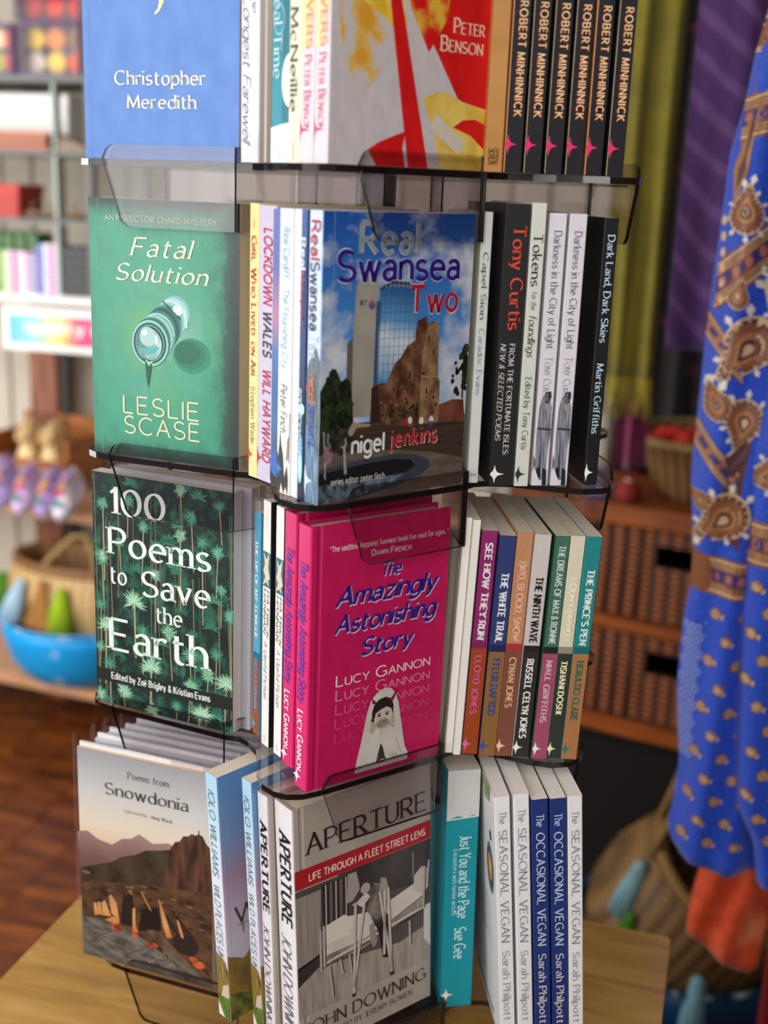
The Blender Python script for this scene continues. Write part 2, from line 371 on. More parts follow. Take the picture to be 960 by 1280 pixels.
# ------------------------------------------------------------------ the revolving acrylic display
ZT = [1.58, 1.58-.2413, 1.58-.4788, 1.58-.7388]; ANG = [-21.2, -21.5, -24.5, -19.2]
VB, VA, UR, UL0, ULB, DROP, RISE = .184, .057, -.0404, -.1601, -.1466, .0516, .0113
def acrylic(key, tint, ior=.024):
    m = bpy.data.materials.new(key); m.use_nodes = True; nt = m.node_tree; nt.nodes.remove(nt.nodes['Principled BSDF'])
    t = nd(nt, 'ShaderNodeBsdfTransparent'); t.inputs[0].default_value = tint
    g = nd(nt, 'ShaderNodeBsdfGlossy', Roughness=.04); g.inputs[0].default_value = (1, 1, 1, 1)
    mp = coords(nt, 'Object', (9, 9, 9)); n = nd(nt, 'ShaderNodeTexNoise', Scale=2.0, Detail=3.0); ln(nt, mp, 0, n, 'Vector')
    bp = nd(nt, 'ShaderNodeBump', Strength=.03, Distance=.002); ln(nt, n, 0, bp, 'Height'); ln(nt, bp, 0, g, 'Normal')
    lw = nd(nt, 'ShaderNodeLayerWeight', Blend=.5); pw = nd(nt, 'ShaderNodeMath', operation='POWER'); pw.inputs[1].default_value = 4.0; ln(nt, lw, 'Facing', pw, 0)
    f = nd(nt, 'ShaderNodeMath', operation='MULTIPLY_ADD'); f.inputs[1].default_value = .55; f.inputs[2].default_value = ior; ln(nt, pw, 0, f, 0); mx = nd(nt, 'ShaderNodeMixShader'); ln(nt, f, 0, mx, 0); ln(nt, t, 0, mx, 1); ln(nt, g, 0, mx, 2)
    ln(nt, mx, 0, nt.nodes['Material Output'], 0); return m
ACR = acrylic('smoked_acrylic', (.885, .865, .872, 1)); ACRE = flat('17110f', .16, .6)
sp = empty('book_spinner', (0, 0, TABZ)); tag(sp, 'revolving smoked acrylic book display with six pockets on each tier', 'book stand')
def rotp(u, v, ph): return (u*math.cos(ph)+v*math.sin(ph), u*math.sin(ph)-v*math.cos(ph))
LOBE = [(-.1795, .057), (-.171, .066), (-.1685, .078), (-.171, .097), (-.179, .113), (-.189, .131), (-.1955, .150), (-.1935, .166), (-.187, .176), (-.176, .182), (-.160, .184)]
def panel_outline():
    pts = [(UR, -DROP), (UR, RISE)]
    for i in range(5):      # top left
        a = R(90+18*i); pts.append((UL0+.011+.009*math.cos(a), RISE-.009+.009*math.sin(a)))
    pts.append((UL0, 0))
    for i in range(6):      # bottom left
        a = R(185+17*i); pts.append((ULB+.0125+.0115*math.cos(a), -DROP+.0115+.0115*math.sin(a)))
    return pts
PO = panel_outline()
for t in range(-1, 4):
    z = ZT[t] if t >= 0 else ZT[0]+.245; ang = ANG[max(t, 0)]
    pts = []
    for k in range(6): pts += [rotp(u, v, R(60*k)) for u, v in LOBE]
    b = MB(); b.prism(pts, -.005, 0, 0, 1); tr = b.build('tray', [ACR, ACRE], sp)
    tr.location = (0, 0, z-TABZ); tr.rotation_euler = (0, 0, R(ang))
    if t == -1: pan0 = wall0 = None
    for k in range(6):
        if t == -1 and k == 0:
            b = MB(); n = len(PO); V = [(u, -.184, zz) for u, zz in PO]+[(u, -.187, zz) for u, zz in PO]
            F = [tuple(range(n)), tuple(range(2*n-1, n-1, -1))]+[(i, n+i, n+(i+1) % n, (i+1) % n) for i in range(n)]
            b.V, b.F, b.M = V, F, [0, 0]+[1]*n; pan0 = b.build('retainer_panel', [ACR, ACRE], tr); p = pan0
            b = MB(); b.box(-.1795, .030, -.057, -.0545, -DROP, RISE, 0); b.M = [1, 1, 0, 1, 0, 1]; wall0 = b.build('back_strip', [ACR, ACRE], tr); w = wall0
        else:
            p = pan0.copy(); w = wall0.copy(); COL.objects.link(p); COL.objects.link(w); p.parent = tr; w.parent = tr
        p.rotation_euler = w.rotation_euler = (0, 0, R(60*k))
b = MB(); b.lathe([(.0001, .012), (.011, .012), (.011, ZT[0]+.245-TABZ), (.0001, ZT[0]+.245-TABZ)], 16); b.build('pole', flat('2a2624', .3, .5), sp, True)
b = MB(); b.lathe([(.0001, 0), (.108, 0), (.110, .004), (.108, .010), (.10, .013), (.02, .016), (.0001, .016)], 48); b.build('base_disc', flat('1d1917', .25, .5), sp, True)
for t in range(4):
    zb = (ZT[t+1] if t < 3 else TABZ+.014)
    b = MB(); b.lathe([(.018, 0), (.018, ZT[t]-.005-zb)], 20); o = b.build('spacer_tube', flat('3a3431', .3, .5), sp, True); o.location = (0, 0, zb-TABZ)

# ------------------------------------------------------------------ books
def pages_mat():
    m, nt, b = newmat('page_edges'); mp = coords(nt, 'Object', (1, 1, 1))
    w = nd(nt, 'ShaderNodeTexWave', Scale=420.0, Distortion=1.2, Detail=2.0); w.bands_direction = 'Y'; ln(nt, mp, 0, w, 'Vector'); w.inputs['Detail Scale'].default_value = .4
    r = ramp(nt, [(0, 'c3b7a2'), (1, 'e4dbcb')]); ln(nt, w, 1, r, 0); ln(nt, r, 0, b, 'Base Color'); b.inputs['Roughness'].default_value = .85; return m
PAGES = pages_mat()
def pages_white():
    m, nt, b = newmat('white_page_edges'); mp = coords(nt, 'Object', (1, 1, 1))
    w = nd(nt, 'ShaderNodeTexWave', Scale=420.0, Distortion=1.2, Detail=2.0); w.bands_direction = 'Y'; ln(nt, mp, 0, w, 'Vector')
    r = ramp(nt, [(0, 'cfcac2'), (1, 'eeebe6')]); ln(nt, w, 1, r, 0); ln(nt, r, 0, b, 'Base Color'); b.inputs['Roughness'].default_value = .85; return m
PAGEW = pages_white()
def book(name, label, k, t, u, v, w, h, th, front, spine, back=None, hard=False, dv=0, du=0, delta=0, art=None, spine_art=None, back_art=None, group=None, pages=PAGES, cat='book'):
    """k pocket (0 left, 1 middle, 2 right), t tier, (u,v) spine/front-cover corner at the tray, mm"""
    u, v, w, h, th, dv, du = [q*.001 for q in (u, v, w, h, th, dv, du)]
    front, spine, back = [flat(c) if isinstance(c, str) else c for c in (front, spine, back if back else front)]
    ph = R(ANG[t]+60*k); x, y = rotp(u, v, ph); al = dv/h
    root = empty(name, (x, y, ZT[t]+.0004), rot=None)
    Mx = Matrix.Rotation(ph+R(delta), 4, 'Z') @ Matrix.Rotation(al, 4, 'X') @ Matrix.Rotation(du/h, 4, 'Y')
    lift = max(0, -min((Mx @ Vector((a, c, 0))).z for a in (0, w) for c in (0, th)))
    root.matrix_world = Matrix.Translation((x, y, ZT[t]+.0004+lift)) @ Mx
    tag(root, label, cat, group)
    c = .0022 if hard else .0004
    if hard:
        out = [(w, 0), (.0105, 0), (.009, .0011), (.0072, .0011), (.0055, 0), (.0012, .0002)]
        out += [(-.0004*math.sin(PI*i/6)+.0002, .0012+(th-.0024)*i/6) for i in range(7)]
        out += [(.0012, th-.0002), (.0055, th), (.0072, th-.0011), (.009, th-.0011), (.0105, th), (w, th)]
        inn = [(w, th-c), (.0025, th-c), (.0025, c), (w, c)]
    else:
        out = [(w, 0), (.0006, 0), (0, .0006), (0, th-.0006), (.0006, th), (w, th)]; inn = [(w, th-c), (c, th-c), (c, c), (w, c)]
    P = out+inn; n = len(P); V = [(a, bb, zz) for zz in (0, h) for a, bb in P]; F = []; fm = []
    no, ni = len(out), len(inn)
    for i in range(n):
        j = (i+1) % n; a, bb = P[i], P[j]; F.append((i, n+i, n+j, j))
        dx, dy = bb[0]-a[0], bb[1]-a[1]
        fm.append(3 if i >= no-1 else (1 if abs(dy) > abs(dx) else (0 if a[1] < th/2 else 2)))
    F += [tuple(range(n)), tuple(range(2*n-1, n-1, -1))]; fm += [3, 3]
    uv = [(p[0]/w, z) for z in (0, 1) for p in P]
    cov = mesh('cover', V, F, [front, spine, back, front if hard else flat('cfc8bb')], root, fm, uv)
    ins = .0032 if hard else .0003; r2 = .0035 if hard else .0004
    b = MB(); b.box(c, w-r2, c, th-c, ins, h-ins); b.build('page_block', pages, root)
    for fn, mp, ww in ((art, lambda X, Y, o: (X*w, -o, Y*h), w), (spine_art, lambda X, Y, o: (-o-(.0003 if hard else 0), th*(1-X), Y*h), th), (back_art, lambda X, Y, o: (w*(1-X), th+o, Y*h), w)):
        if fn:
            A = Art(mp, ww, h, clip=True); fn(A); A.emit(cov)
    return root

# ---- tier one (top) --------------------------------------------------------------
def a_chris(A):
    A.line(.045, 0, .045, 1, .0015, '6d97d6', 1)
    A.text('Christopher', .205, .264, .80, .048, 'serif', 'e9e6cf'); A.text('Meredith', .285, .182, .74, .046, 'serif', 'e9e6cf')
    A.ell(.50, .578, .038, .026, 'efe6a8', 3); A.poly([(.538, .578), (.533, .545), (.505, .515), (.478, .503), (.475, .510), (.496, .524), (.506, .548), (.50, .56)], 'efe6a8', 3)
book('paperback', 'plain blue paperback with one yellow comma and cream lettering', 0, 0, -179, 181, 139, 211, 20, mottle('5580c8', '648ed4', 9, .3, .7), '5f88cc', art=a_chris)
book('paperback', 'white paperback with handwritten grey title along its spine, beside the blue comma book', 1, 0, -182, 91, 136, 208, 24, 'e9e6ee', 'e9e6ee',
     spine_art=lambda A: (A.spine('The', .41, .50, .78, .3, 'hand', '6d7186'), A.spine('Longest Farewell', .44, .93, .36, .42, 'hand', '5f6379'), A.poly([(0, 0), (1, 0), (1, .1)], 'dcd9e2', 1), A.star(.0, .075, .1, .012, 'c2387e', 5, 0)))
book('paperback', 'dark brown book with a blackish green upper spine', 1, 0, -181, 107.5, 130, 205, 15.5, '4a4034', vgrad([(0, '6e6254'), (.55, '8d8174'), (1, '7a6f62')], 0.0), art=None,
     spine_art=lambda A: (A.poly([(0, .68), (1, .71), (1, 1), (0, 1)], '1c1a14', 1), A.poly([(.4, .76), (1, .8), (1, 1), (.3, 1)], '43461c', 2), A.rect(.38, 0, .62, .69, 'b4aa9d', 2)))
def s_teal(A):
    A.rect(.60, .13, 1, 1, '14707f', 1); A.poly([(0, 0), (1, 0), (1, .13), (.5, .125), (0, .115)], 'd9ecf0', 2)  # darker strip paints the front cover, shaded by its angle, onto the spine
    A.ell(1.0, .265, .42, .085, 'dfe6e4', 3, 16, 90, 270); A.spine('Ethereal Time', .30, .73, .36, .46, 'serif', 'bfe0e6')
    A.ring(.4, .46, .3, .05, .1, 'a9d3da', 3); A.spine('seren', .955, .985, .5, .14, 'serif', 'b2ccd2')
book('paperback', 'turquoise paperback with pale lettering and a white foot on its spine', 1, 0, -182, 131.5, 136, 210, 23, '1c8496', '2490a2', spine_art=s_teal)
book('paperback', 'cream paperback with large dark serif author lettering down its narrow spine', 1, 0, -183, 146.5, 138, 210, 14.5, 'e9e6c8', 'eceacd',
     spine_art=lambda A: (A.spine('Andrew McNeillie', .18, .84, .45, .56, 'serif', '5a5648'), A.spine('SEREN', .93, .99, .5, .16, 'serif', '9b987f')))
def s_lov(A):
    A.poly([(0, .35), (.75, .36), (.9, .5), (.7, .72), (0, .7)], 'f3d9a4', 1); A.ell(.6, .55, .33, .085, 'f5dd73', 2); A.poly([(0, .72), (1, .72), (1, 1), (0, 1)], 'f1c9b4', 1)
    A.spine('THE LOVERS', .28, .65, .58, .4, 'serif', 'cf7f86'); A.spine('Peter Benson', .665, .90, .52, .46, 'serif', 'c44a68', sc_=True); A.star(0, .105, .42, .045, 'd2477a', 5, 0)
def a_ben(A):
    y, g, r = '#e3bd2c', '#c9c3c6', '#d3141a'
    YM = mottle('dcae22', 'ecd98e', 11, .35, .68, mid='e4c13f'); YP = mottle('c8c2c4', 'd99b35', 7, .46, .60, mid='dcb45a'); RM = mottle('c81218', 'de1d1c', 6)
    A.line(.04, 0, .04, 1, .0015, 'b9b3b6', 1)
    A.poly([(0, .72), (.32, .72), (.42, .58), (.44, .38), (.30, .30), (.17, .19), (.09, .20), (.05, .45)], YP, 1)
    A.poly([(.10, 1), (.55, 1), (.50, .55), (.43, .40), (.30, .46), (.12, .52)], YM, 2)
    A.poly([(.44, .60), (.52, .66), (.55, 1), (1, 1), (1, .19), (.80, .232), (.606, .41)], RM, 3)
    A.poly([(.44, .60), (.52, .66), (.60, .63), (.72, .56), (.70, .47), (.585, .36), (.52, .34)], mottle('d3141a', 'e0b03a', 9, .42, .56), 4)
    A.poly([(.33, .56), (.40, .55), (.62, .0), (.49, .0)], RM, 5); A.poly([(.40, .56), (.43, .54), (.86, .09), (.80, .01), (.675, .0), (.61, .13)], 'cbc5c7', 5)
    A.poly([(.565, .224), (.65, .245), (.72, .25), (.82, .225), (1, .205), (1, .0), (.70, .0), (.66, .1)], mottle('e9cf6c', 'd7a93c', 9, .4, .7), 6)
    A.poly([(.66, .18), (.86, .09), (.82, .05), (.62, .13)], 'd6cdc4', 7); A.poly([(.775, .139), (.84, .165), (.92, .17), (1, .155), (1, .07), (.90, .115)], RM, 8)
    A.poly([(.235, .05), (.30, .075), (.40, .10), (.465, .115), (.45, .06), (.47, .0), (.29, .0)], RM, 6)
    A.text('Peter', .745, .440, .96, .046, 'serif', 'efe3c8', 10, sc_=True); A.text('Benson', .665, .380, .953, .046, 'serif', 'efe3c8', 10, sc_=True)
book('paperback', 'pale pink spined novel with yellow patch, standing behind its red and yellow covered twin', 1, 0, -183, 163.5, 140, 212, 16.5, 'c9c3c6', 'e4d3dc', spine_art=s_lov)
book('paperback', 'novel with abstract red, yellow and grey painted cover in the top tier', 1, 0, -183, 180.5, 144, 214, 16.5, mottle('c3bdc2', 'd2ccd0', 14, .3, .7), 'e4d3dc', art=a_ben, spine_art=s_lov)
book('paperback', 'tan paperback with small black imprint lettering at the foot of its spine', 2, 0, -185, 69, 132, 213, 13.5, 'b98548', mottle('b07a3e', 'c9965a', 5, .3, .7), spine_art=lambda A: A.spine('SEREN', .92, .975, .45, .5, 'serif', '3b1a10'))
def s_min(A):
    A.line(.03, 0, .03, 1, .002, 'd0b58a', 2); A.spine('ROBERT MINHINNICK', .435, .815, .56, .42, 'type', 'e2683a', 8); A.spine('ROBERT MINHINNICK', .434, .813, .585, .40, 'typel', 'f4e2b0', 9)
    A.star(.14, .095, .5, .036, 'e5316f', 6, 0)
for j, (vv, dl) in enumerate(((83.5, 0), (98.8, 0), (115, 0), (131, 0), (146.2, 0), (163, 0))):
    book('paperback', 'black paperback with cream slab lettering and pink star, one of six identical copies', 2, 0, -186, vv, 136, 212, 13.6, '1a1a20', '1c1c23', delta=dl, dv=.6, spine_art=s_min, group='six black paperbacks with pink stars', back='b5602c' if j in (4, 0) else None)

# ---- tier two ---------------------------------------------------------------------
def fatal_mat():
    m, nt, b = newmat('green_cover_print'); tc = nd(nt, 'ShaderNodeTexCoord'); s = nd(nt, 'ShaderNodeSeparateXYZ'); ln(nt, tc, 'UV', s, 0)
    def mth(op, a, bb=None, c=None):
        n = nd(nt, 'ShaderNodeMath', operation=op)
        for i, q in enumerate((a, bb, c)):
            if q is None: continue
            if isinstance(q, tuple): nt.links.new(q[0].outputs[q[1]], n.inputs[i])
            else: n.inputs[i].default_value = q
        return (n, 0)
    X, Y = (s, 0), (s, 1)
    n1 = nd(nt, 'ShaderNodeTexNoise', Scale=7.0, Detail=8.0, Roughness=.7); ln(nt, tc, 'UV', n1, 'Vector')
    dx = mth('ABSOLUTE', mth('SUBTRACT', X, .42)); dy = mth('ABSOLUTE', mth('SUBTRACT', Y, .5))
    ex = mth('POWER', mth('MULTIPLY', dx, 1.85), 5.0); ey = mth('POWER', mth('MULTIPLY', dy, 2.0), 9.0)
    e = mth('ADD', mth('MAXIMUM', ex, ey), mth('MULTIPLY', mth('SUBTRACT', (n1, 0), .5), 1.1))
    r = ramp(nt, [(.0, '3f9a7e'), (.3, '358a6e'), (.62, '1f4f43'), (1, '1c2f2c')]); nt.links.new(e[0].outputs[0], r.inputs[0])
    d2 = mth('SQRT', mth('ADD', mth('POWER', mth('SUBTRACT', X, .48), 2.0), mth('POWER', mth('MULTIPLY', mth('SUBTRACT', Y, .47), 1.4), 2.0)))
    n2 = nd(nt, 'ShaderNodeTexNoise', Scale=3.2, Detail=4.0); ln(nt, tc, 'UV', n2, 'Vector')
    r2 = ramp(nt, [(.36, '6fae62'), (.5, '4da184'), (.64, '8ab7a4')]); ln(nt, n2, 0, r2, 0)
    mx = nd(nt, 'ShaderNodeMix', data_type='RGBA'); f = nd(nt, 'ShaderNodeMapRange'); f.inputs[1].default_value = .12; f.inputs[2].default_value = .42; f.inputs[3].default_value = .75; f.inputs[4].default_value = 0.0
    nt.links.new(d2[0].outputs[0], f.inputs[0]); ln(nt, f, 0, mx, 0); ln(nt, r, 0, mx, 6); ln(nt, r2, 0, mx, 7)
    nt.links.new(mx.outputs[2], b.inputs['Base Color']); b.inputs['Roughness'].default_value = .4; return m
def a_fatal(A):
    A.line(.065, 0, .065, 1, .0016, '6fb59c', 1)
    GL2 = mottle('39706a', 'b9d9d4', 7, .3, .62)
    A.ell(.69, .425, .125, .068, '3c8a70', 1, 24); A.ell(.68, .43, .105, .055, '347c64', 2, 24); A.ell(.66, .435, .085, .043, '2c6c58', 3, 24)
    tones = ('7db5ae', '9ccdcf', 'b6dadb', '8ec0bd', '5f9c96', '3a6f6c', '2a5653', '417f79', '69a79f', '8cc4bb', '3c726d', '1f4543')
    for i, c in enumerate(tones):
        t = i/11; A.ell(.585-.175*t, .585-.125*t, .098+.03*t, .066+.026*t, c, 2+i*.5, 26)
    A.ring(.46, .495, .118, .083, .07, 'a9d6cf', 8.2, 20, 0, 120); A.ell(.60, .595, .035, .02, 'd4e9ea', 8, 14); A.line(.50, .625, .62, .56, .006, '24504c', 8); A.line(.645, .60, .66, .53, .008, 'c3dfe0', 8)
    A.ring(.41, .46, .126, .09, .12, '8fc6bd', 9, 30); A.ring(.41, .46, .10, .073, .10, '5c9c94', 9, 30); A.ell(.405, .455, .085, .064, GL2, 10, 24)
    A.ell(.395, .485, .055, .038, 'a9cfcc', 11); A.poly([(.335, .44), (.36, .42), (.40, .415), (.44, .42), (.475, .445), (.45, .452), (.40, .44)], '57b3b0', 11); A.ell(.375, .5, .018, .012, 'dcefec', 12); A.ell(.455, .475, .012, .02, 'cfe6e2', 12)
    A.poly([(.36, .405), (.375, .385), (.382, .33), (.395, .285), (.408, .33), (.425, .385), (.45, .40), (.41, .395)], '2b5a4f', 12); A.poly([(.372, .40), (.40, .37), (.44, .395), (.40, .388)], '8fd0a8', 13)
    A.text('AN INSPECTOR CHARD MYSTERY', .115, .917, .86, .021, 'sans', 'c9cdb6', 10); A.text('Fatal', .275, .79, .695, .067, 'script', 'f0e6d0', 10); A.text('Solution', .165, .696, .80, .062, 'script', 'f0e6d0', 10)
    A.text('LESLIE', .205, .176, .752, .068, 'light', 'efe0b8', 10); A.text('SCASE', .21, .095, .755, .068, 'light', 'efe0b8', 10)
book('paperback', 'green crime paperback with a dripping glass bottle neck on its cover', 0, 1, -178, 181, 140, 211, 18, fatal_mat(), '2f7560', art=a_fatal)
book('paperback', 'pale yellow paperback spine with red and brown small capitals', 1, 1, -177, 87, 134, 212, 12.7, 'efd98f', 'f0dc96',
     spine_art=lambda A: (A.spine('The', .045, .085, .5, .3, 'serifi', 'b9a061'), A.spine('Girl Who Lived', .11, .47, .52, .5, 'serifb', 'b0562c', sc_=True), A.spine('on Air', .49, .62, .52, .46, 'serifb', 'a8552c', sc_=True), A.spine('Stephen Wade', .655, .875, .5, .46, 'serif', '9a8a52'), A.star(.0, .085, .55, .05, 'c7401f', 5, 0)))
book('paperback', 'lilac paperback spine with bold crimson and dark purple capitals', 1, 1, -177, 111, 136, 211, 23.4, 'bdb4cf', 'c5bdd6',
     spine_art=lambda A: (A.spine('LOCKDOWN', .075, .345, .56, .46, 'sansbi', 'b81f52'), A.spine('WALES', .365, .535, .56, .46, 'sansbi', '2c1c3c'), A.spine('WILL HAYWARD', .575, .925, .56, .44, 'sansbi', 'b81f52'), A.star(.0, .085, .38, .045, 'b8203c', 5, 0)))
book('paperback', 'blue and pink spined paperback, mostly tucked behind a white city guide', 1, 1, -180, 128.3, 136, 209, 17, '2f4f96', vgrad([(0, '2b2326'), (.25, '3a6c9c'), (.35, '2d5f9a'), (.5, '3f6fae'), (.62, 'b07a98'), (.8, '5a62a8'), (1, '5e68b0')], .02),
     spine_art=lambda A: (A.ell(.5, .09, .5, .05, '2a62b8', 3), A.poly([(0, .02), (1, .0), (1, .05), (.4, .1), (0, .09)], '15131a', 2)))
def s_card(A):
    A.spine('Real Cardiff - The Flourishing City', .06, .545, .55, .44, 'sansi', '8fb0b8'); A.spine('Peter Finch', .60, .775, .5, .46, 'sansi', '3c3f4a')
    A.poly([(.0, .0), (.0, .16), (.12, .13), (.2, .18), (.26, .235), (.34, .18), (.5, .14), (.6, .06), (.8, .11), (.9, .06), (.88, .0), (.7, .03), (.55, .0), (.35, .04), (.25, 0)], '2a2322', 2)
    A.poly([(.72, .12), (.95, .14), (.93, .22), (.8, .2)], '97856a', 2); A.line(.94, .12, .97, .30, .004, '6b5a50', 3); A.star(.15, .09, .35, .04, '2f78c8', 5, 0)
book('paperback', 'white city guide spine with grey title and dark street figures at its foot', 1, 1, -186, 147, 138, 210, 17.4, 'dfe3ea', vgrad([(0, 'e9d8d0'), (.2, 'f0ece8'), (.6, 'dfe6f2'), (1, 'cfdcf0')]), spine_art=s_card)
book('paperback', 'slim blank white paperback spine between a city guide and a navy blue spine', 1, 1, -185, 155.6, 138, 210, 8.2, 'e9e7e6', 'edebe9', spine_art=lambda A: A.spine('Real', .14, .24, .5, .4, 'light', 'dedcda'))
book('paperback', 'slim navy blue spine with white lettering and a turquoise light flash', 1, 1, -185, 163.8, 138, 210, 8, '1c2f5e', vgrad([(0, '16202e'), (.3, '151d3a'), (.5, '1d3d78'), (.8, '234f90'), (1, '2c5796')]),
     spine_art=lambda A: (A.spine('Real', .09, .20, .5, .62, 'sansb', 'dfeaf5'), A.spine('Newport', .20, .40, .5, .62, 'sansb', '93425f'), A.spine('ann drysdale', .60, .84, .5, .5, 'sansb', 'c8cfe2'), A.ell(.5, .31, .18, .12 * .6, '2a8fc0', 2), A.ell(.55, .325, .5, .02, 'bfeef0', 3), A.ell(.5, .19, .35, .05, '2fa0d0', 3), A.ell(.5, .12, .35, .06, '7fd8f0', 4), A.ell(.5, .12, .16, .045, 'e2fbff', 5)))
def sky_mat():
    m, nt, b = newmat('sky_print'); tc = nd(nt, 'ShaderNodeTexCoord'); s = nd(nt, 'ShaderNodeSeparateXYZ'); ln(nt, tc, 'UV', s, 0)
    r = ramp(nt, [(.2, '7db3e0'), (.6, '3f86d0'), (1, '1b4fa6')]); ln(nt, s, 1, r, 0)
    mp = coords(nt, 'UV', (1.6, 2.6, 1)); n = nd(nt, 'ShaderNodeTexNoise', Scale=2.1, Detail=6.0, Roughness=.55); ln(nt, mp, 0, n, 'Vector')
    g = nd(nt, 'ShaderNodeMath', operation='MULTIPLY_ADD'); g.inputs[1].default_value = -.32; g.inputs[2].default_value = .20; ln(nt, s, 1, g, 0)
    ad = nd(nt, 'ShaderNodeMath', operation='ADD'); ln(nt, n, 0, ad, 0); ln(nt, g, 0, ad, 1)
    r2 = ramp(nt, [(.42, '000000'), (.60, 'ffffff')]); ln(nt, ad, 0, r2, 0)
    mx = nd(nt, 'ShaderNodeMix', data_type='RGBA'); mx.inputs[7].default_value = lin('cfd3dc'); ln(nt, r2, 0, mx, 0); ln(nt, r, 0, mx, 6); nt.links.new(mx.outputs[2], b.inputs['Base Color']); b.inputs['Roughness'].default_value = .38; return m
def a_swan(A):
    CON = mottle('8d8880', 'a9a49a', 5, .3, .7); BRK = mottle('3d2418', '8a6248', 16, .32, .68, mid='5f3d2b'); TRE = mottle('0f160e', '39472a', 22, .35, .7); STP = mottle('2f241f', '4a3a31', 9, .3, .7, stretch=(.3, 6, 1)); COB = mottle('20242c', '6f7f90', 26, .35, .68)
    A.line(.07, 0, .07, 1, .0014, '9fb8cf', 1)
    A.poly([(.0, .0), (1, .0), (1, .27), (.78, .27), (.2, .28), (0, .22)], STP, 2)
    A.poly([(.165, .30), (.165, .56), (.20, .58), (.213, .755), (.255, .79), (.348, .785), (.375, .30)], CON, 3); A.poly([(.165, .30), (.165, .56), (.20, .58), (.205, .30)], '5f5b55', 4)
    A.poly([(.34, .30), (.345, .70), (.378, .70), (.372, .30)], '2e5078', 4)
    A.poly([(.365, .39), (.365, .735), (.44, .755), (.55, .75), (.615, .72), (.612, .40)], vgrad([(.4, '4f8fc4'), (.55, 'cfdbe6'), (.62, '5b97cc'), (.75, '2c5f98')], .14, 6), 4)
    for i in range(8): A.line(.37+.033*i, .40, .372+.033*i, .745, .0016, '24446c', 5)
    for i in range(11): A.line(.366, .42+.03*i, .614, .42+.03*i, .0014, '2b4e78', 5)
    A.poly([(.365, .735), (.44, .757), (.55, .752), (.615, .722), (.615, .732), (.55, .764), (.44, .769), (.365, .746)], '2a2f3a', 6)
    for i in range(9): A.line(.375+.028*i, .745, .375+.028*i, .765, .002, 'aeb6c0', 7)
    A.poly([(.325, .27), (.33, .40), (.36, .41), (.40, .415), (.43, .41), (.455, .447), (.48, .48), (.52, .50), (.56, .54), (.612, .557), (.618, .60), (.626, .63), (.65, .632), (.672, .642), (.69, .638), (.695, .615), (.715, .615), (.72, .625), (.745, .622), (.75, .612), (.775, .618), (.785, .42), (.80, .40), (.80, .25), (.6, .245)], BRK, 6)
    A.poly([(.66, .25), (.665, .5), (.70, .61), (.775, .618), (.785, .42), (.80, .40), (.80, .25)], mottle('5a3c2a', 'a3805f', 14, .32, .68), 7); A.poly([(.33, .27), (.332, .40), (.37, .41), (.40, .27)], '33201a', 7)
    A.line(.67, .425, .785, .42, .006, '9a7f60', 8)
    A.poly([(.80, .25), (.80, .315), (.90, .33), (.98, .326), (1, .24)], mottle('5b2f22', '7c4a38', 8), 5)
    A.poly([(0, .2), (0, .40), (.04, .44), (.07, .47), (.11, .46), (.13, .43), (.17, .42), (.20, .40), (.21, .33), (.22, .26), (.16, .19)], TRE, 7)
    def leafy(cx, cy, rx, ry, n, cols, L):
        for i in range(n):
            a = rnd.random()*2*PI; q = rnd.random()**.6; rr = rnd.uniform(.10, .24)*min(rx, ry*1.3); x = cx+rx*q*math.cos(a); A.ell(min(x, 1-rr), cy+ry*q*math.sin(a), rr, rr*.75, cols[i % len(cols)], L+(i % 2), 7)
    leafy(.965, .45, .09, .11, 46, ('131d12', '1f2c18', '2c3a1e'), 8); A.line(.97, .33, .965, .45, .008, '1c150f', 8); leafy(.56, .29, .10, .04, 34, ('17240f', '27361a', '3a4a24'), 8); leafy(.09, .36, .12, .10, 60, ('10180d', '1c2814', '28361c'), 8); leafy(.09, .24, .12, .07, 40, ('1a1f16', '2a2c26', '3c3c38'), 8)
    for i in range(44):
        x = rnd.uniform(.36, .79); y = rnd.uniform(.27, .60)
        if y < .40+.55*max(0, x-.40): A.ell(x, y, .010, .006, rnd.choice(('2f1b12', '7a573f', '8f6d50')), 9, 6)
    for x, y in ((.70, .55), (.74, .50), (.58, .42), (.50, .36), (.70, .36)): A.rect(x, y, x+.010, y+.022, '1c110c', 10)
    A.poly([(.13, .19), (.215, .285), (.235, .28), (.33, .27), (.33, .262), (.24, .262), (.16, .185)], '9c8d74', 8)
    for i in range(6): A.line(.25+.0*i, .255-.014*i, .97, .25-.026*i, .002, '564438', 3)
    A.poly([(0, .0), (1, 0), (1, .10), (.76, .14), (.5, .165), (.1, .18), (0, .2)], mottle('54483f', '74675a', 9, .3, .7, stretch=(.5, 3, 1)), 4)
    A.poly([(0, .125), (.3, .145), (.52, .15), (.66, .135), (.75, .11), (.765, .085), (.70, .06), (.56, .035), (.35, .012), (.15, 0), (0, 0)], '3b3f4c', 5)
    A.poly([(0, .11), (.3, .128), (.5, .132), (.62, .12), (.65, .095), (.58, .075), (.35, .07), (0, .065)], '17151a', 6)
    A.poly([(0, .07), (.35, .07), (.57, .072), (.5, .045), (.3, .018), (.1, 0), (0, 0)], COB, 7)
    for x0, y0, x1, y1 in ((.03, .26, .045, .09), (.06, .25, .04, .1), (.157, .21, .17, .10), (.165, .2, .18, .1)): A.line(x0, y0, x1, y1, .004, 'a9b4c0', 9)
    A.ell(.06, .18, .03, .04, '94707c', 9, 9)
    for cx, cy, c in ((.57, .262, 'a5232c'), (.60, .268, 'd8d5d2'), (.68, .262, 'e2dede'), (.75, .262, 'd9dde4'), (.748, .245, '3a4a72'), (.54, .262, '6f3a36')): A.ell(cx, cy, .016, .014, c, 9, 8)
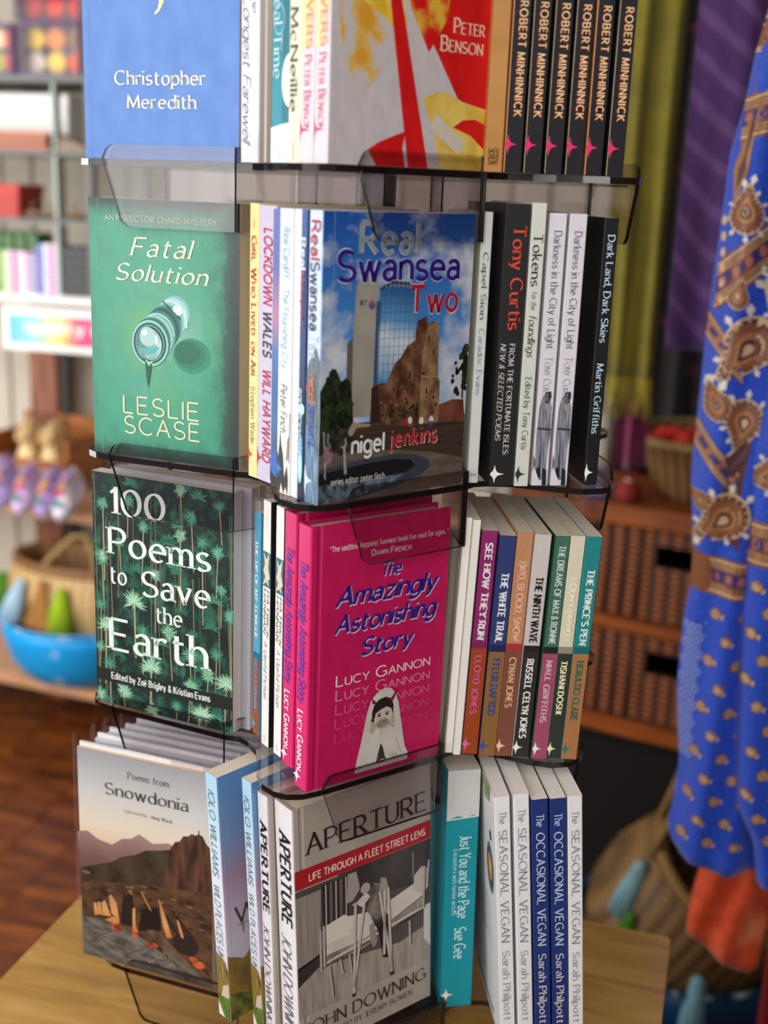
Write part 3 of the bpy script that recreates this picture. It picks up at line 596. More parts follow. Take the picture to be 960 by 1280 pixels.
    A.text('BT', .237, .688, .285, .017, 'sansb', '2a2c58', 9); A.ell(.315, .688, .022, .015, '5a4f9a', 9, 10); A.ell(.322, .694, .01, .007, 'c04a58', 10, 8)
    for st, m, L in (('sansb', 'dfe3e6', 10), ('fut', '8d979c', 11)): A.text('Real', .215, .863, .625, .10, st, m, L)
    A.text('Swansea', .075, .770, .915, .102, 'slab' if 0 else 'sansb', 'e8e6ee', 11); A.text('Swansea', .078, .772, .912, .098, 'fut', '2b1680', 13)
    A.text('Two', .548, .655, .91, .094, 'sansb', 'e8e6ee', 11); A.text('Two', .552, .658, .906, .09, 'fut', 'b01a28', 13)
    A.text('nigel', .205, .168, .435, .066, 'sansb', '20180f', 11); A.text('nigel', .205, .17, .432, .064, 'fut', 'f0eff0', 13); A.text('jenkins', .465, .176, .805, .062, 'sansb', 'e4d6d2', 11); A.text('jenkins', .467, .178, .80, .06, 'fut', 'b8242c', 13)
    A.text('series editor: peter finch', .08, .066, .438, .022, 'sans', 'e6e4e2', 12)
def s_swan(A):
    A.poly([(0, 0), (1, 0), (1, .5), (.7, .55), (.2, .5), (0, .46)], mottle('3c5340', '6f8296', 9, .35, .65), 1); A.poly([(0, 0), (1, 0), (1, .2), (0, .28)], mottle('35506f', '7fa0bd', 12, .35, .65), 2)
    A.spine('Real', .03, .165, .5, .62, 'fut', 'b0323c'); A.spine('Swansea', .165, .40, .5, .62, 'fut', '43305f'); A.spine('Two', .41, .49, .5, .6, 'fut', 'b9c4d2'); A.spine('nigel', .545, .645, .5, .55, 'fut', 'c46a58'); A.spine('jenkins', .65, .80, .5, .55, 'fut', '4a57a8'); A.star(.05, .08, .55, .06, 'cfdde8', 6, 0)
book('paperback', 'city guide with a castle ruin before a glass tower on its cover', 1, 1, -184, 181, 141, 210, 16.4, sky_mat(), 'c9dbef', art=a_swan, spine_art=s_swan)
book('paperback', 'slim pale grey paperback with blue grey lettering, first against the divider of its pocket', 2, 1, -177, 67.3, 138, 212, 8.6, 'c4c9c2', 'd3d6d0',
     spine_art=lambda A: (A.spine('Capel Sion', .14, .385, .5, .46, 'serif', '565c60'), A.spine('Caradoc Evans', .415, .665, .5, .46, 'serif', '7f9bb2'), A.rect(.2, .032, .8, .036, '6f9fc0', 3), A.rect(.2, .026, .8, .029, '6f9fc0', 3)))
book('paperback', 'thick black poetry book with orange author name and white star on its spine', 2, 1, -188, 93, 140, 219, 18.6, '1b1a1c', '1f1e20', back='19181a',
     spine_art=lambda A: (A.spine('Tony Curtis', .07, .435, .62, .50, 'serif', 'dd4a32'), A.spine('FROM THE FORTUNATE ISLES:', .48, .885, .60, .22, 'serif', 'd6d4d2'), A.spine('NEW & SELECTED POEMS', .48, .83, .22, .22, 'serifi', 'd6d4d2'), A.star(.18, .045, .42, .034, 'f2f0ee', 6, 0)))
book('paperback', 'pale grey green anthology spine with mixed black serif title and dark star', 2, 1, -188, 106, 140, 220, 11.2, 'ced2c8', 'd3d6cc',
     spine_art=lambda A: (A.spine('Tokens', .10, .285, .5, .62, 'serif', '2f2f2e'), A.spine('for the', .30, .365, .5, .34, 'serif', '6a6c68'), A.spine('foundlings', .38, .53, .5, .5, 'serifi', '34342f'), A.spine('Edited by Tony Curtis', .60, .865, .5, .42, 'serif', '5a5c58'), A.star(.2, .045, .55, .034, '1d3a33', 6, 0)))
def s_dark(A):
    A.poly([(.15, .03), (.1, .2), (.18, .3), (.3, .34), (.7, .345), (.9, .3), (.95, .2), (.85, .14), (.8, .03), (.5, .02)], mottle('5b606c', '9a9fa8', 12, .35, .65), 2)
    A.ell(.62, .335, .2, .022, '4a4c55', 3, 10); A.ell(.6, .305, .16, .02, '8f8c8e', 3, 10); A.poly([(.38, .33), (.85, .335), (.8, .36), (.45, .355)], '32343c', 4); A.line(.15, .22, .95, .215, .008, '363a44', 4)
    A.poly([(.3, .03), (.42, .2), (.52, .03)], '474c58', 4); A.poly([(.62, .0), (.9, .0), (.85, .06), (.6, .07)], '23252c', 4); A.poly([(.2, .03), (.5, .03), (.45, .07), (.25, .07)], '23252c', 4); A.poly([(0, 0), (.55, 0), (.25, .05), (.0, .085)], 'd9d5de', 5); A.poly([(0, .12), (.2, .085), (0, .055)], '8a6a66', 5)
    A.spine('Darkness in the City of Light', .06, .485, .52, .42, 'serif', '6a6874'); A.spine('Tony Curtis', .51, .68, .5, .42, 'serif', '9d9aa6', sc_=True)
for vv in (122.8, 138.8): book('paperback', 'white spined book with a grey photograph of an officer, one of two copies', 2, 1, -186, vv, 138, 213, 13.6, 'd8d4de', 'dcd8e3', spine_art=s_dark, group='two white books with an officer on the spine')
book('paperback', 'black paperback with pale blue lettering and white star, beside two white officer spines', 2, 1, -184, 164.5, 140, 211, 11, '101114', '15161a', back='0d0d0f',
     spine_art=lambda A: (A.spine('Dark Land, Dark Skies', .06, .455, .55, .50, 'serif', 'c3dcf0'), A.spine('Martin Griffiths', .53, .80, .5, .48, 'serif', 'c3dcf0'), A.star(.12, .05, .5, .036, 'f2f2f2', 6, 0)))

# ---- tier three -------------------------------------------------------------------
def a_poems(A):
    g1, g2, g3, g4 = '6bb595', '458a72', '9bd0ac', '285f4e'
    for i in range(26):
        x = rnd.random(); A.line(x, rnd.uniform(0, .6), x+rnd.uniform(-.03, .03), rnd.uniform(.5, 1), .0035, rnd.choice(('6d6a50', '8d8567', '4d5c48', '7a7a5c')), 2)
    for i in range(64):
        A.burst(rnd.random(), rnd.random(), rnd.uniform(.005, .010), 12, rnd.choice((g4, '265a4a', '37755f', '1f4a3e')), 3)
    for i in range(60):
        A.burst(rnd.random(), rnd.random(), rnd.uniform(.006, .011), 16, rnd.choice(('2f6f5a', '3a7f68', '275f4c', '478f74')), 4, -20, 200)
    P = [(.302, .472, 19), (.418, .203, 18), (.214, .073, 15), (.781, .047, 19), (.034, .035, 14), (.888, .325, 12), (.829, .23, 12), (.955, .205, 17), (.716, .874, 12), (.907, .938, 11), (.642, .979, 11), (.083, .873, 11), (.067, .647, 14), (.05, .438, 13), (.552, .375, 13), (.088, .344, 16), (.7, .298, 13), (.79, .779, 12), (.639, .792, 11), (.897, .75, 11), (.378, .802, 10), (.109, .181, 12), (.704, .168, 11), (.27, .9, 11), (.98, .5, 12), (.36, .36, 12), (.46, .61, 10), (.2, .72, 9), (.92, .6, 9), (.6, .06, 11), (.42, .02, 13), (.04, .25, 10)]
    for i, (x, y, r) in enumerate(P):
        A.line(x, y, x+rnd.uniform(-.02, .02), max(0, y-rnd.uniform(.15, .35)), .006 if r > 15 else .004, rnd.choice(('b9a884', '9fae7c', 'a89878')), 4)
        A.burst(x, y, r*.00072, 22, (g1, g2, g3, g1)[i % 4] if r < 15 else g3, 5, *((-35, 215) if r > 15 else (0, 360)))
        A.burst(x, y, r*.0004, 12, 'c9ecd2' if r > 13 else g1, 6)
    A.rect(0, .100, 1, .157, '20221f', 7)
    W = 'e4f0e8'
    A.text('100', .115, .838, .545, .105, 'serif', W, 10); A.text('Poems', .11, .667, .86, .108, 'serif', W, 10); A.text('to', .12, .541, .255, .075, 'serif', W, 10); A.text('Save', .345, .514, .855, .103, 'serif', W, 10)
    A.text('the', .452, .411, .655, .068, 'serif', W, 10); A.text('Earth', .10, .252, .84, .132, 'serif', W, 10); A.text('Edited by Zo', .117, .117, .365, .028, 'serifb', W, 10); A.text('e', .363, .117, .383, .028, 'serifb', W, 10); A.text('Brigley & Kristian Evans', .397, .117, .845, .028, 'serifb', W, 10)
    A.ell(.368, .142, .003, .0022, W, 10, 6); A.ell(.379, .142, .003, .0022, W, 10, 6)
book('paperback', 'dark green poetry paperback covered with palm fronds and large white serif title', 0, 2, -181, 180, 146, 217, 13, mottle('172422', '2f6a55', 11, .40, .68, mid='1e302c'), '1c3a32', art=a_poems, pages=PAGEW)
book('paperback', 'grey backed paperback standing directly behind the palm frond poetry book', 0, 2, -170, 166, 144, 219, 13, 'a9abb4', 'a9abb4', back='9aa0ae', pages=PAGEW)
book('paperback', 'white paperback, rearmost in the pocket of the palm frond poetry book', 0, 2, -176, 148, 142, 214, 18, 'dcdad6', 'dcdad6', pages=PAGEW)
book('paperback', 'white book with a red patch on its spine, tucked beside a sky blue spine', 1, 2, -150, 62, 130, 208, 8, 'd9d7d6', 'dddbd9', spine_art=lambda A: (A.rect(0, .70, 1, .84, 'c8202c', 2), A.poly([(0, .3), (1, .4), (1, .68), (0, .6)], 'b8a9a4', 2)))
def two_tone(top, mid, bot, t1, c1, t2, c2, star, split=.40, st=('slab', 'slab'), s0=.10, s1=.58, s2=.63, s3=.90):
    def f(A):
        A.rect(0, 0, 1, split-.03, bot, 1); A.rect(0, split-.03, 1, split, mid, 2)
        A.spine(t1, s0, s1, .52, .42, st[0], c1); A.spine(t2, s2, s3, .5, .40, st[1], c2); A.star(.18, .048, .42, .034, star, 6, 0)
    return f
book('paperback', 'slim book with a sky blue upper spine over a rust brown lower spine', 1, 2, -156, 74.4, 130, 201, 10.5, '4f9fc0', '57a7c8', spine_art=two_tone('57a7c8', '1f6f96', 'a4532c', 'THE TIP OF MY TONGUE', 'd9eef4', 'TREZZA AZZOPARDI', '58b0d4', '58b0d4', .38, s0=.12, s1=.56, s2=.64, s3=.88))
def s_pat(A):
    A.rect(.02, .66, .98, .80, '2f6f7e', 2); A.poly([(.08, .665), (.35, .70), (.12, .72), (.3, .75), (.15, .795), (.5, .77), (.85, .80), (.7, .74), (.95, .70), (.7, .69), (.8, .665), (.5, .68)], 'dccfb2', 3)
    A.spine('PATRICK', .345, .545, .72, .25, 'sansi', '2b2a2c'); A.spine('HANNAN', .345, .53, .34, .25, 'sansi', '2b2a2c'); A.spine('A Useful Fiction', .56, .80, .5, .42, 'sansi', '9b9a9c'); A.spine('seren', .955, .985, .5, .2, 'sans', 'aaa8a6')
for vv in (99, 120): book('paperback', 'white spined political book with a small picture patch, one of two copies', 1, 2, -160, vv, 132, 216.5, 13, '1a1a1c', 'eceae6', back='26302e', spine_art=s_pat, group='two white spined political books', pages=PAGEW)
def a_amaz(A):
    A.text('"The saddest happiest funniest book I\'ve read for ages..."', .125, .902, .985, .019, 'sansb', 'eccfd8', 10); A.text('Dawn French', .415, .864, .708, .022, 'sansb', 'eccfd8', 10, sc_=True)
    for dx, dy, c, L in ((.006, -.005, 'e6c4d4', 9), (0, 0, '34208c', 11)):
        A.text('The', .485+dx, .782+dy, .635+dx, .048, 'brush', c, L); A.text('Amazingly', .165+dx, .694+dy, .91+dx, .068, 'brush', c, L); A.text('Astonishing', .165+dx, .592+dy, .91+dx, .066, 'brush', c, L); A.text('Story', .352+dx, .492+dy, .74+dx, .062, 'brush', c, L)
    for y, c in ((.389, 'f0e6ea'), (.333, 'e58cab'), (.278, 'dc6790'), (.222, 'd64d7e'), (.165, 'd03d71')): A.text('Lucy Gannon', .186, y, .896, .041, 'sans', c, 10, sc_=True)
    DR = mottle('c9c4bc', 'dedad4', 7, .3, .7)
    A.poly([(.345, .02), (.36, .075), (.385, .135), (.41, .21), (.43, .265), (.455, .305), (.50, .328), (.555, .338), (.60, .332), (.635, .305), (.66, .265), (.68, .205), (.70, .14), (.72, .08), (.75, .045), (.745, .02)], DR, 12)
    A.poly([(.46, .245), (.445, .17), (.48, .165), (.50, .19), (.58, .185), (.635, .165), (.63, .235), (.60, .26)], 'b5aa9d', 13)
    A.ell(.545, .226, .068, .048, 'cfc0b0', 14, 16); A.ell(.545, .194, .05, .024, 'cabba9', 14, 12)
    A.poly([(.465, .215), (.46, .25), (.475, .28), (.51, .298), (.56, .303), (.605, .29), (.622, .262), (.62, .225), (.605, .25), (.57, .262), (.53, .256), (.49, .245), (.48, .225)], '231a1b', 15); A.poly([(.45, .222), (.475, .23), (.478, .208)], '231a1b', 15)
    A.poly([(.452, .313), (.462, .283), (.497, .286), (.475, .297)], '7c1826', 16); A.poly([(.648, .326), (.585, .283), (.617, .281), (.632, .298)], '7c1826', 16)
    for ex in (.515, .573): A.ell(ex, .232, .012, .0055, '2a2022', 16, 8); A.line(ex-.016, .240, ex+.014, .2415, .003, '3a2c2a', 16)
    A.line(.549, .226, .553, .215, .003, 'b09f8f', 17); A.ell(.549, .205, .014, .003, '8a5450', 17, 8)
    A.poly([(.50, .035), (.515, .075), (.535, .118), (.552, .10), (.57, .06), (.585, .04), (.55, .045)], mottle('3a2f2c', '6b5d55', 14, .35, .65), 13); A.line(.545, .17, .53, .145, .003, 'a39a90', 13); A.line(.65, .12, .70, .05, .004, 'b3aaa0', 13); A.line(.42, .04, .36, .03, .004, 'a49b92', 13)
    A.poly([(.48, .02), (.50, .04), (.55, .05), (.59, .04), (.62, .02)], 'd4cfc8', 14); A.poly([(.60, .06), (.64, .035), (.68, .035), (.66, .06)], 'bdb5ab', 14)
def s_amaz(A):
    A.spine('The Amazingly Astonishing Story', .125, .66, .55, .5, 'brush', '6a3aa8'); A.spine('Lucy Gannon', .69, .93, .52, .42, 'sansb', 'f0e2e8', sc_=True); A.star(.3, .045, .34, .03, 'f2e4ea', 6, 0)
PK = mottle('c01558', 'cc1d60', 12, .3, .7)
book('hardback', 'bright pink hardback novel, the copy behind its twin with the bride cover', 1, 2, -162, 142, 132, 217, 18.6, PK, 'd42a70', hard=True, spine_art=s_amaz)
book('hardback', 'bright pink hardback novel with a veiled bride wearing horns on the cover', 1, 2, -173, 181.5, 132, 218, 19, PK, 'd42a70', hard=True, art=a_amaz, spine_art=s_amaz)
for vv, uu, hh in ((67.6, -176, 209), (74.2, -180, 208)): book('paperback', 'slim unmarked white spine between the pink hardbacks and a crimson purple spine', 2, 2, uu, vv, 132, hh, 6.4, 'd5d3c6', 'e9e8e2', spine_art=None, group='two slim unmarked white spines', dv=6)
SL = ('slab', 'slab')
R2 = [(-179, 88.3, 199, 13.2, '7a1f5c', '8c2468', '7a1d5c', '9a4318', 'SEE HOW THEY RUN', 'f0e6ea', 'LLOYD JONES', 'd9588c', 'e06aa0', 'crimson purple over rust brown spine', .05, .815),
      (-183, 103, 196, 13.6, '26305e', '2c3a70', '1c2450', '8a6234', 'THE WHITE TRAIL', 'e6e8f0', 'FFLUR DAFYDD', '3c4a8c', '3a4fa8', 'navy blue over ochre brown spine', .16, .81),
      (-183, 117, 199, 13.4, 'b57a52', 'b98560', 'a8302c', '7a4a3a', 'BIRD, BLOOD, SNOW', 'e8b49a', 'CYNAN JONES', 'd9ab8c', 'f0c09c', 'tan over reddish brown spine', .125, .775),
      (-186, 131.2, 198, 13.6, 'b8b0ae', 'c9c2bf', '20201f', '2e2a2a', 'THE NINTH WAVE', '1c1a1a', 'RUSSELL CELYN JONES', 'e9e8e0', 'e9ecd8', 'pale grey over black marbled spine', .18, .91),
      (-189, 146, 198, 12.4, '1e4a38', '3f6a58', '1a2422', 'a04a66', 'THE DREAMS OF MAX & RONNIE', 'c4d6cc', 'NIALL GRIFFITHS', 'd9b0bc', 'f0eae6', 'dark green over dusky pink spine', .04, .83),
      (-189, 158.6, 198, 12.2, 'cfc9b0', 'd6d0b8', '8f8a72', '2f3630', 'FOUNTAINVILLE', 'efead2', 'TISHANI DOSHI', 'ece6b8', 'e9e6b0', 'ivory over charcoal spine', .18, .79),
      (-190, 172.2, 198, 13.2, '1d7a7c', '1f8486', '16686c', 'a8734a', "THE PRINCE'S PEN", 'e2eeee', 'HORATIO CLARE', '2f6a58', '2a7a6a', 'teal over tan spine', .14, .82)]
for (uu, vv, hh, tt, cov_, top, mid, bot, t1, c1, t2, c2, star, lab, s0, s1) in R2:
    book('paperback', 'slim novel with '+lab+' in the row of two tone novels', 2, 2, uu, vv, 128, hh, tt, cov_, top, dv=6.5, group='seven two tone novels',
         spine_art=two_tone(top, mid, bot, t1, c1, t2, c2, star, .515, SL, s0, .475, .545, s1))

# ---- tier four (bottom) ------------------------------------------------------------
SLV = acrylic('clear_cellophane', (.965, .965, .97, 1), .03)
def a_snow(A):
    A.poly([(-.02, .60), (.06, .615), (.142, .585), (.25, .575), (.329, .614), (.40, .625), (.46, .655), (.56, .625), (.68, .645), (.72, .635), (.72, .3), (0, .3)], vgrad([(.3, '5a4238'), (.5, '7a5a52'), (.66, 'a98a86')], .08, 6), 2)
    A.poly([(0, .43), (.12, .46), (.239, .49), (.33, .53), (.42, .55), (.505, .585), (.60, .60), (.717, .62), (.9, .5), (.9, .3), (0, .28)], mottle('2f261c', '4e4030', 9, .35, .65), 3)
    A.poly([(.66, .56), (.70, .63), (.73, .66), (.76, .665), (.79, .695), (.83, .70), (.85, .715), (.88, .71), (.90, .72), (.93, .715), (.96, .68), (1, .66), (1, .4), (.6, .4)], mottle('33241c', '6a4534', 10, .35, .65, stretch=(2, .6, 1)), 4); A.line(.905, .715, .905, .738, .004, '2a2420', 5)
    A.poly([(0, .36), (.3, .40), (.6, .43), (1, .46), (1, .0), (0, 0)], mottle('34241a', '6a4a32', 9, .33, .67, stretch=(1, 2.5, 1)), 5)
    A.poly([(0, .10), (0, .19), (.10, .195), (.3, .19), (.50, .15), (.72, .07), (.80, .0), (0, 0)], mottle('4a453e', '7d776b', 8, .35, .65, stretch=(1, 4, 1)), 6)
    A.poly([(.50, .21), (.56, .22), (.62, .20), (1, .0), (.82, 0)], mottle('4a382c', '7c6552', 8, .35, .65), 7); A.poly([(.62, .12), (.66, .12), (1, .02), (1, .0), (.95, 0)], '6d6558', 8)
    DK = '201916'
    A.poly([(.30, .20), (.33, .34), (.40, .37), (.42, .2)], DK, 7); A.poly([(.44, .19), (.47, .30), (.60, .33), (.62, .22)], '1c1310', 7); A.ell(.80, .18, .10, .05, '2a221e', 7, 12)
    FL = vgrad([(.17, 'c8642c'), (.25, 'dca066'), (.36, 'b57a4a')], .05, 9); 
    for pts in ([(.10, .21), (.095, .27), (.115, .275), (.135, .22)], [(.135, .22), (.125, .275), (.145, .285), (.16, .22)], [(.165, .22), (.155, .28), (.185, .30), (.23, .225)], [(.235, .24), (.215, .32), (.235, .335), (.275, .30), (.295, .215)], [(.18, .20), (.27, .235), (.30, .205), (.27, .19)], [(.395, .17), (.40, .29), (.42, .30), (.42, .22), (.44, .18)], [(.46, .385), (.48, .38), (.55, .30), (.53, .31)], [(.60, .37), (.615, .36), (.70, .20), (.66, .19), (.63, .25)], [(.735, .29), (.75, .29), (.79, .21), (.77, .21)], [(.37, .375), (.39, .38), (.40, .35)]):
        A.poly(pts, FL, 9)
    for x, y, r in ((.27, .175, .045), (.42, .16, .03), (.52, .13, .03), (.90, .10, .05), (.86, .12, .035), (.57, .14, .025)): A.ell(x, y, r, r*.4, mottle('7a2c18', 'd2663a', 14, .35, .65), 9, 9)
    for i in range(40):
        x, y = rnd.uniform(.02, .98), rnd.uniform(.22, .42); A.ell(x, y, rnd.uniform(.01, .035), rnd.uniform(.003, .008), rnd.choice(('5c4430', '74583c', '2e2018', '86694a')), 6, 7)
    for i in range(16):
        x = rnd.uniform(.05, .75); A.line(x, .13-.1*x+rnd.uniform(-.06, .05), x+.12, .13-.1*(x+.12)+rnd.uniform(-.05, .05), .003, rnd.choice(('3a352f', '8c8578')), 7)
    for x0, y0, x1, y1 in ((.70, .33, .86, .22), (.66, .30, .80, .16), (.33, .36, .42, .24), (.84, .14, .98, .06)): A.line(x0, y0, x1, y1, .012, '2a1f19', 8)
    A.text('Poems from', .38, .903, .69, .030, 'serif', '77716c', 10); A.text('Snowdonia', .20, .812, .835, .052, 'serif', '5d5853', 10); A.text('Selected by', .345, .744, .525, .014, 'serif', 'a8a29a', 10); A.text('Amy Wack', .55, .742, .712, .016, 'serif', '7a746c', 10)
SKY2 = vgrad([(.55, 'e8c09a'), (.66, 'e6d8c4'), (.8, 'd2d0cc'), (1, 'a3a2a8')], .02)
def card(label, u, v, w, h, art, front, mh, group=None):
    ph = R(ANG[3]); x, y = rotp(u*.001, v*.001, ph); W, H = w*.001, h*.001
    r = empty('wrapped_booklet', (x, y, ZT[3]+.0004), ph); tag(r, label, 'booklet', group)
    b = MB(); b.box(.004, W-.004, .0012, .0046, .0006, mh*.001); cov = b.build('cover', [front], r)
    b = MB(); b.box(.0045, W-.0045, .0046, .0072, .0006, mh*.001+.004); b.build('white_card', flat('e6e6ea', .6), r)
    if art:
        A = Art(lambda X, Y, o: (.004+X*(W-.008), .0012-o, Y*(mh*.001)), W-.008, mh*.001)
        A.rect(0, 0, 1, 1, front, 0); art(A); A.emit(cov)
    # sleeve: two films joined by a crumpled lip at the top
    n = 14; V = []; F = []
    for i in range(n+1):
        X = W*i/n; zt = H+rnd.uniform(-.0025, .0025); V += [(X, 0, 0), (X, -.0003+rnd.uniform(-.0008, 0), zt), (X, .0085, 0), (X, .0085+rnd.uniform(-.001, .001), zt+rnd.uniform(0, .004))]
    for i in range(n):
        k = 4*i; F += [(k, k+4, k+5, k+1), (k+6, k+2, k+3, k+7)]
    F += [(0, 1, 3, 2), (4*n, 4*n+2, 4*n+3, 4*n+1)]
    mesh('clear_sleeve', V, F, SLV, r)
card('sunset campfire poetry booklet in a clear sleeve, front of its stack', -212, 182, 147, 231, a_snow, SKY2, 219)
for j, (uu, vv) in enumerate(((-203, 166), (-199, 152), (-190, 139), (-186, 125), (-176, 112))):
    card('clear sleeved white card in the stack behind the sunset campfire booklet', uu, vv, 146, 232, None, flat('dddde0', .6), 222, 'sleeved cards stacked behind the campfire booklet')
def a_iolo(A):
    A.line(.035, 0, .035, 1, .0012, '6f9cc4', 1); A.poly([(0, 0), (1, 0), (1, .1), (.35, .14), (.28, .06), (0, .12)], mottle('33401c', '8a8a3a', 14, .35, .65), 3); A.poly([(0, .1), (.28, .06), (.32, .15), (.2, .28), (.12, .24), (0, .28)], mottle('6f5a2c', 'a0803a', 9, .35, .65), 2); A.poly([(.22, .0), (1, 0), (1, .35), (.4, .24)], '17181a', 2)
    A.text('WILD', .06, .395, .55, .07, 'sans', '4b4a26', 8); A.text('THE', .09, .35, .30, .036, 'sans', '6a5a48', 8)
def s_iolo(A):
    A.poly([(0, 0), (1, 0), (1, .22), (.8, .25), (0, .27)], mottle('5a4a22', 'a58a44', 12, .35, .65), 1); A.poly([(0, 0), (1, 0), (1, .10), (.6, .12), (0, .09)], mottle('2c3f1a', '6f8f34', 16, .35, .65), 2); A.poly([(.3, .09), (1, .1), (1, .16), (.5, .14)], 'c9b9a4', 3); A.poly([(0, 0), (.5, 0), (0, .06)], 'e8e4e0', 3)
    A.spine('IOLO WILLIAMS', .06, .405, .46, .48, 'sansi', '5f7f88'); A.spine('WILD PLACES UK', .435, .745, .46, .48, 'sansi', '6f8a8e')
SKY3 = vgrad([(.1, 'c8ccd6'), (.35, 'c9bfd0'), (.6, 'a98fa8'), (.75, '7f9ac2'), (1, '5f95c8')], .12, 4)
SP3 = vgrad([(.2, 'd9d2e2'), (.5, 'dfe4ee'), (1, 'a9d3ea')])
for (uu, vv, tt, hh) in ((-203, 80, 17, 243), (-188, 109, 13.4, 246)):
    book('paperback', 'pale blue nature guide with grey italic capitals down its spine, one of two', 1, 3, uu, vv, 145, hh, tt, SKY3, SP3, art=a_iolo, spine_art=s_iolo, delta=3, dv=-5, du=-12, group='two pale blue nature guides')
def a_aper(A):
    INK, D, Mi, Lt = '1b1718', '2f2a2b', '7d7370', 'cfc6be'
    A.rect(.0, .69, 1, .765, 'b01c28', 2); A.text('LIFE THROUGH A FLEET STREET LENS', .095, .711, .958, .027, 'sansb', 'efd9d4', 8)
    A.text('APERTURE', .075, .815, .975, .075, 'serif', '2e2524', 8)
    A.rect(.0, .17, 1, .685, mottle('4b4342', '5d5452', 6, .3, .7), 2); A.poly([(.3, .69), (1, .688), (1, .5), (.85, .52), (.3, .58)], mottle('393234', '4f4748', 5), 3)
    A.poly([(0, .17), (1, .17), (1, .33), (.75, .30), (.4, .33), (0, .36)], mottle('8d827b', 'b3a9a0', 9, .3, .7, stretch=(3, .8, 1)), 3); A.poly([(0, .30), (.15, .35), (.16, .40), (0, .38)], '3a3334', 4)
    A.poly([(0, .36), (.16, .39), (.18, .66), (.0, .66)], mottle('8a807a', '9f958e', 6, stretch=(6, .5, 1)), 3); A.line(.0, .37, .16, .40, .008, '2c2627', 4)
    A.poly([(.19, .46), (.18, .675), (.38, .672), (.37, .50)], D, 4)
    for i in range(5): A.line(.21+.036*i, .48, .212+.036*i, .67, .012 if i % 2 else .006, '6b6260' if i % 2 else 'b5aca4', 5)
    A.poly([(.36, .56), (.37, .675), (.43, .675), (.46, .60), (.40, .56)], 'a69c94', 5)
    A.poly([(.165, .475), (.20, .50), (.30, .515), (.50, .49), (.70, .50), (.90, .53), (.94, .50), (.94, .46), (.70, .415), (.48, .385), (.18, .385)], mottle(Lt, 'e2dad2', 8, .3, .7), 6)
    A.poly([(.165, .475), (.20, .505), (.34, .52), (.40, .49), (.38, .43), (.20, .43)], 'e4dcd4', 7); A.poly([(.165, .385), (.48, .385), (.72, .415), (.94, .455), (.94, .42), (.70, .375), (.46, .345), (.165, .345)], mottle('7d736e', 'b0a69e', 9), 6)
    A.line(.16, .352, .94, .408, .009, 'd6cdc5', 8); A.line(.16, .338, .94, .392, .005, D, 8)
    A.poly([(.86, .50), (.87, .56), (.93, .585), (.985, .56), (.98, .49), (.94, .46)], 'c6bdb5', 7)
    for x0, y0, x1, y1 in ((.225, .335, .245, .20), (.37, .345, .385, .26), (.165, .33, .165, .50), (.19, .34, .19, .51), (.83, .375, .835, .27), (.30, .345, .32, .28), (.94, .40, .95, .58), (.97, .5, .985, .60)): A.line(x0, y0, x1, y1, .009, 'b9b0a8', 9); A.line(x0+.012, y0, x1+.012, y1, .004, INK, 9)
    A.poly([(.47, .53), (.50, .585), (.56, .60), (.63, .58), (.66, .53), (.645, .44), (.60, .40), (.56, .42), (.53, .47)], mottle('2a2526', '8d837c', 13, .35, .65), 10)
    A.poly([(.56, .44), (.66, .45), (.69, .33), (.66, .26), (.62, .27), (.60, .36)], INK, 10); A.poly([(.52, .43), (.555, .44), (.58, .35), (.55, .33), (.53, .36)], '9a9089', 11)
    A.ell(.505, .605, .055, .034, '3d3536', 12, 14); A.ell(.495, .592, .036, .022, 'b3a9a1', 13, 12); A.poly([(.42, .545), (.50, .575), (.53, .55), (.47, .52)], 'd8cfc7', 12); A.poly([(.60, .56), (.61, .61), (.65, .60), (.67, .55), (.655, .48), (.63, .48)], 'a39991', 12)
    for x0, y0, x1, y1 in ((.42, .545, .398, .17), (.485, .53, .402, .20), (.60, .555, .69, .19), (.665, .555, .685, .20), (.64, .55, .63, .28)): A.line(x0, y0, x1, y1, .011, 'cdc4bb', 14); A.line(x0+.011, y0, x1+.011, y1, .0035, D, 14)
    A.ell(.398, .168, .016, .008, INK, 15, 8); A.ell(.69, .185, .018, .009, INK, 15, 8); A.line(.40, .545, .52, .55, .008, 'cdc4bb', 14)
    A.poly([(.945, .41), (1, .415), (1, .225), (.945, .27)], 'd9d3cd', 6); A.line(.86, .55, .86, .66, .003, 'b3aaa4', 4)
    A.text('JOHN DOWNING', .03, .090, .965, .050, 'serif', '4a3d38', 8); A.text('FOREWORD BY JEREMY BOWEN', .10, .047, .85, .022, 'serif', '5c504a', 8)
def s_aper(A):
    A.spine('APERTURE', .10, .475, .55, .52, 'serifb', '1c1a1c'); A.spine('JOHN DOWNING', .515, .95, .48, .46, 'serifi', '6a6668')
APC = mottle('a89d93', 'b5aaa0', 4, .3, .7)
book('hardback', 'photography hardback with white spine, the copy behind the hospital bed cover', 1, 3, -186, 125.8, 140, 238, 15.8, APC, 'e2dfe4', hard=True, spine_art=s_aper, dv=-5, du=-9)
book('hardback', 'large grey photography hardback with a hospital bed picture and red title band', 1, 3, -183, 157, 142, 237, 28.5, APC, 'e2dfe4', hard=True, art=a_aper, spine_art=s_aper, delta=-4, dv=-6, du=-9)
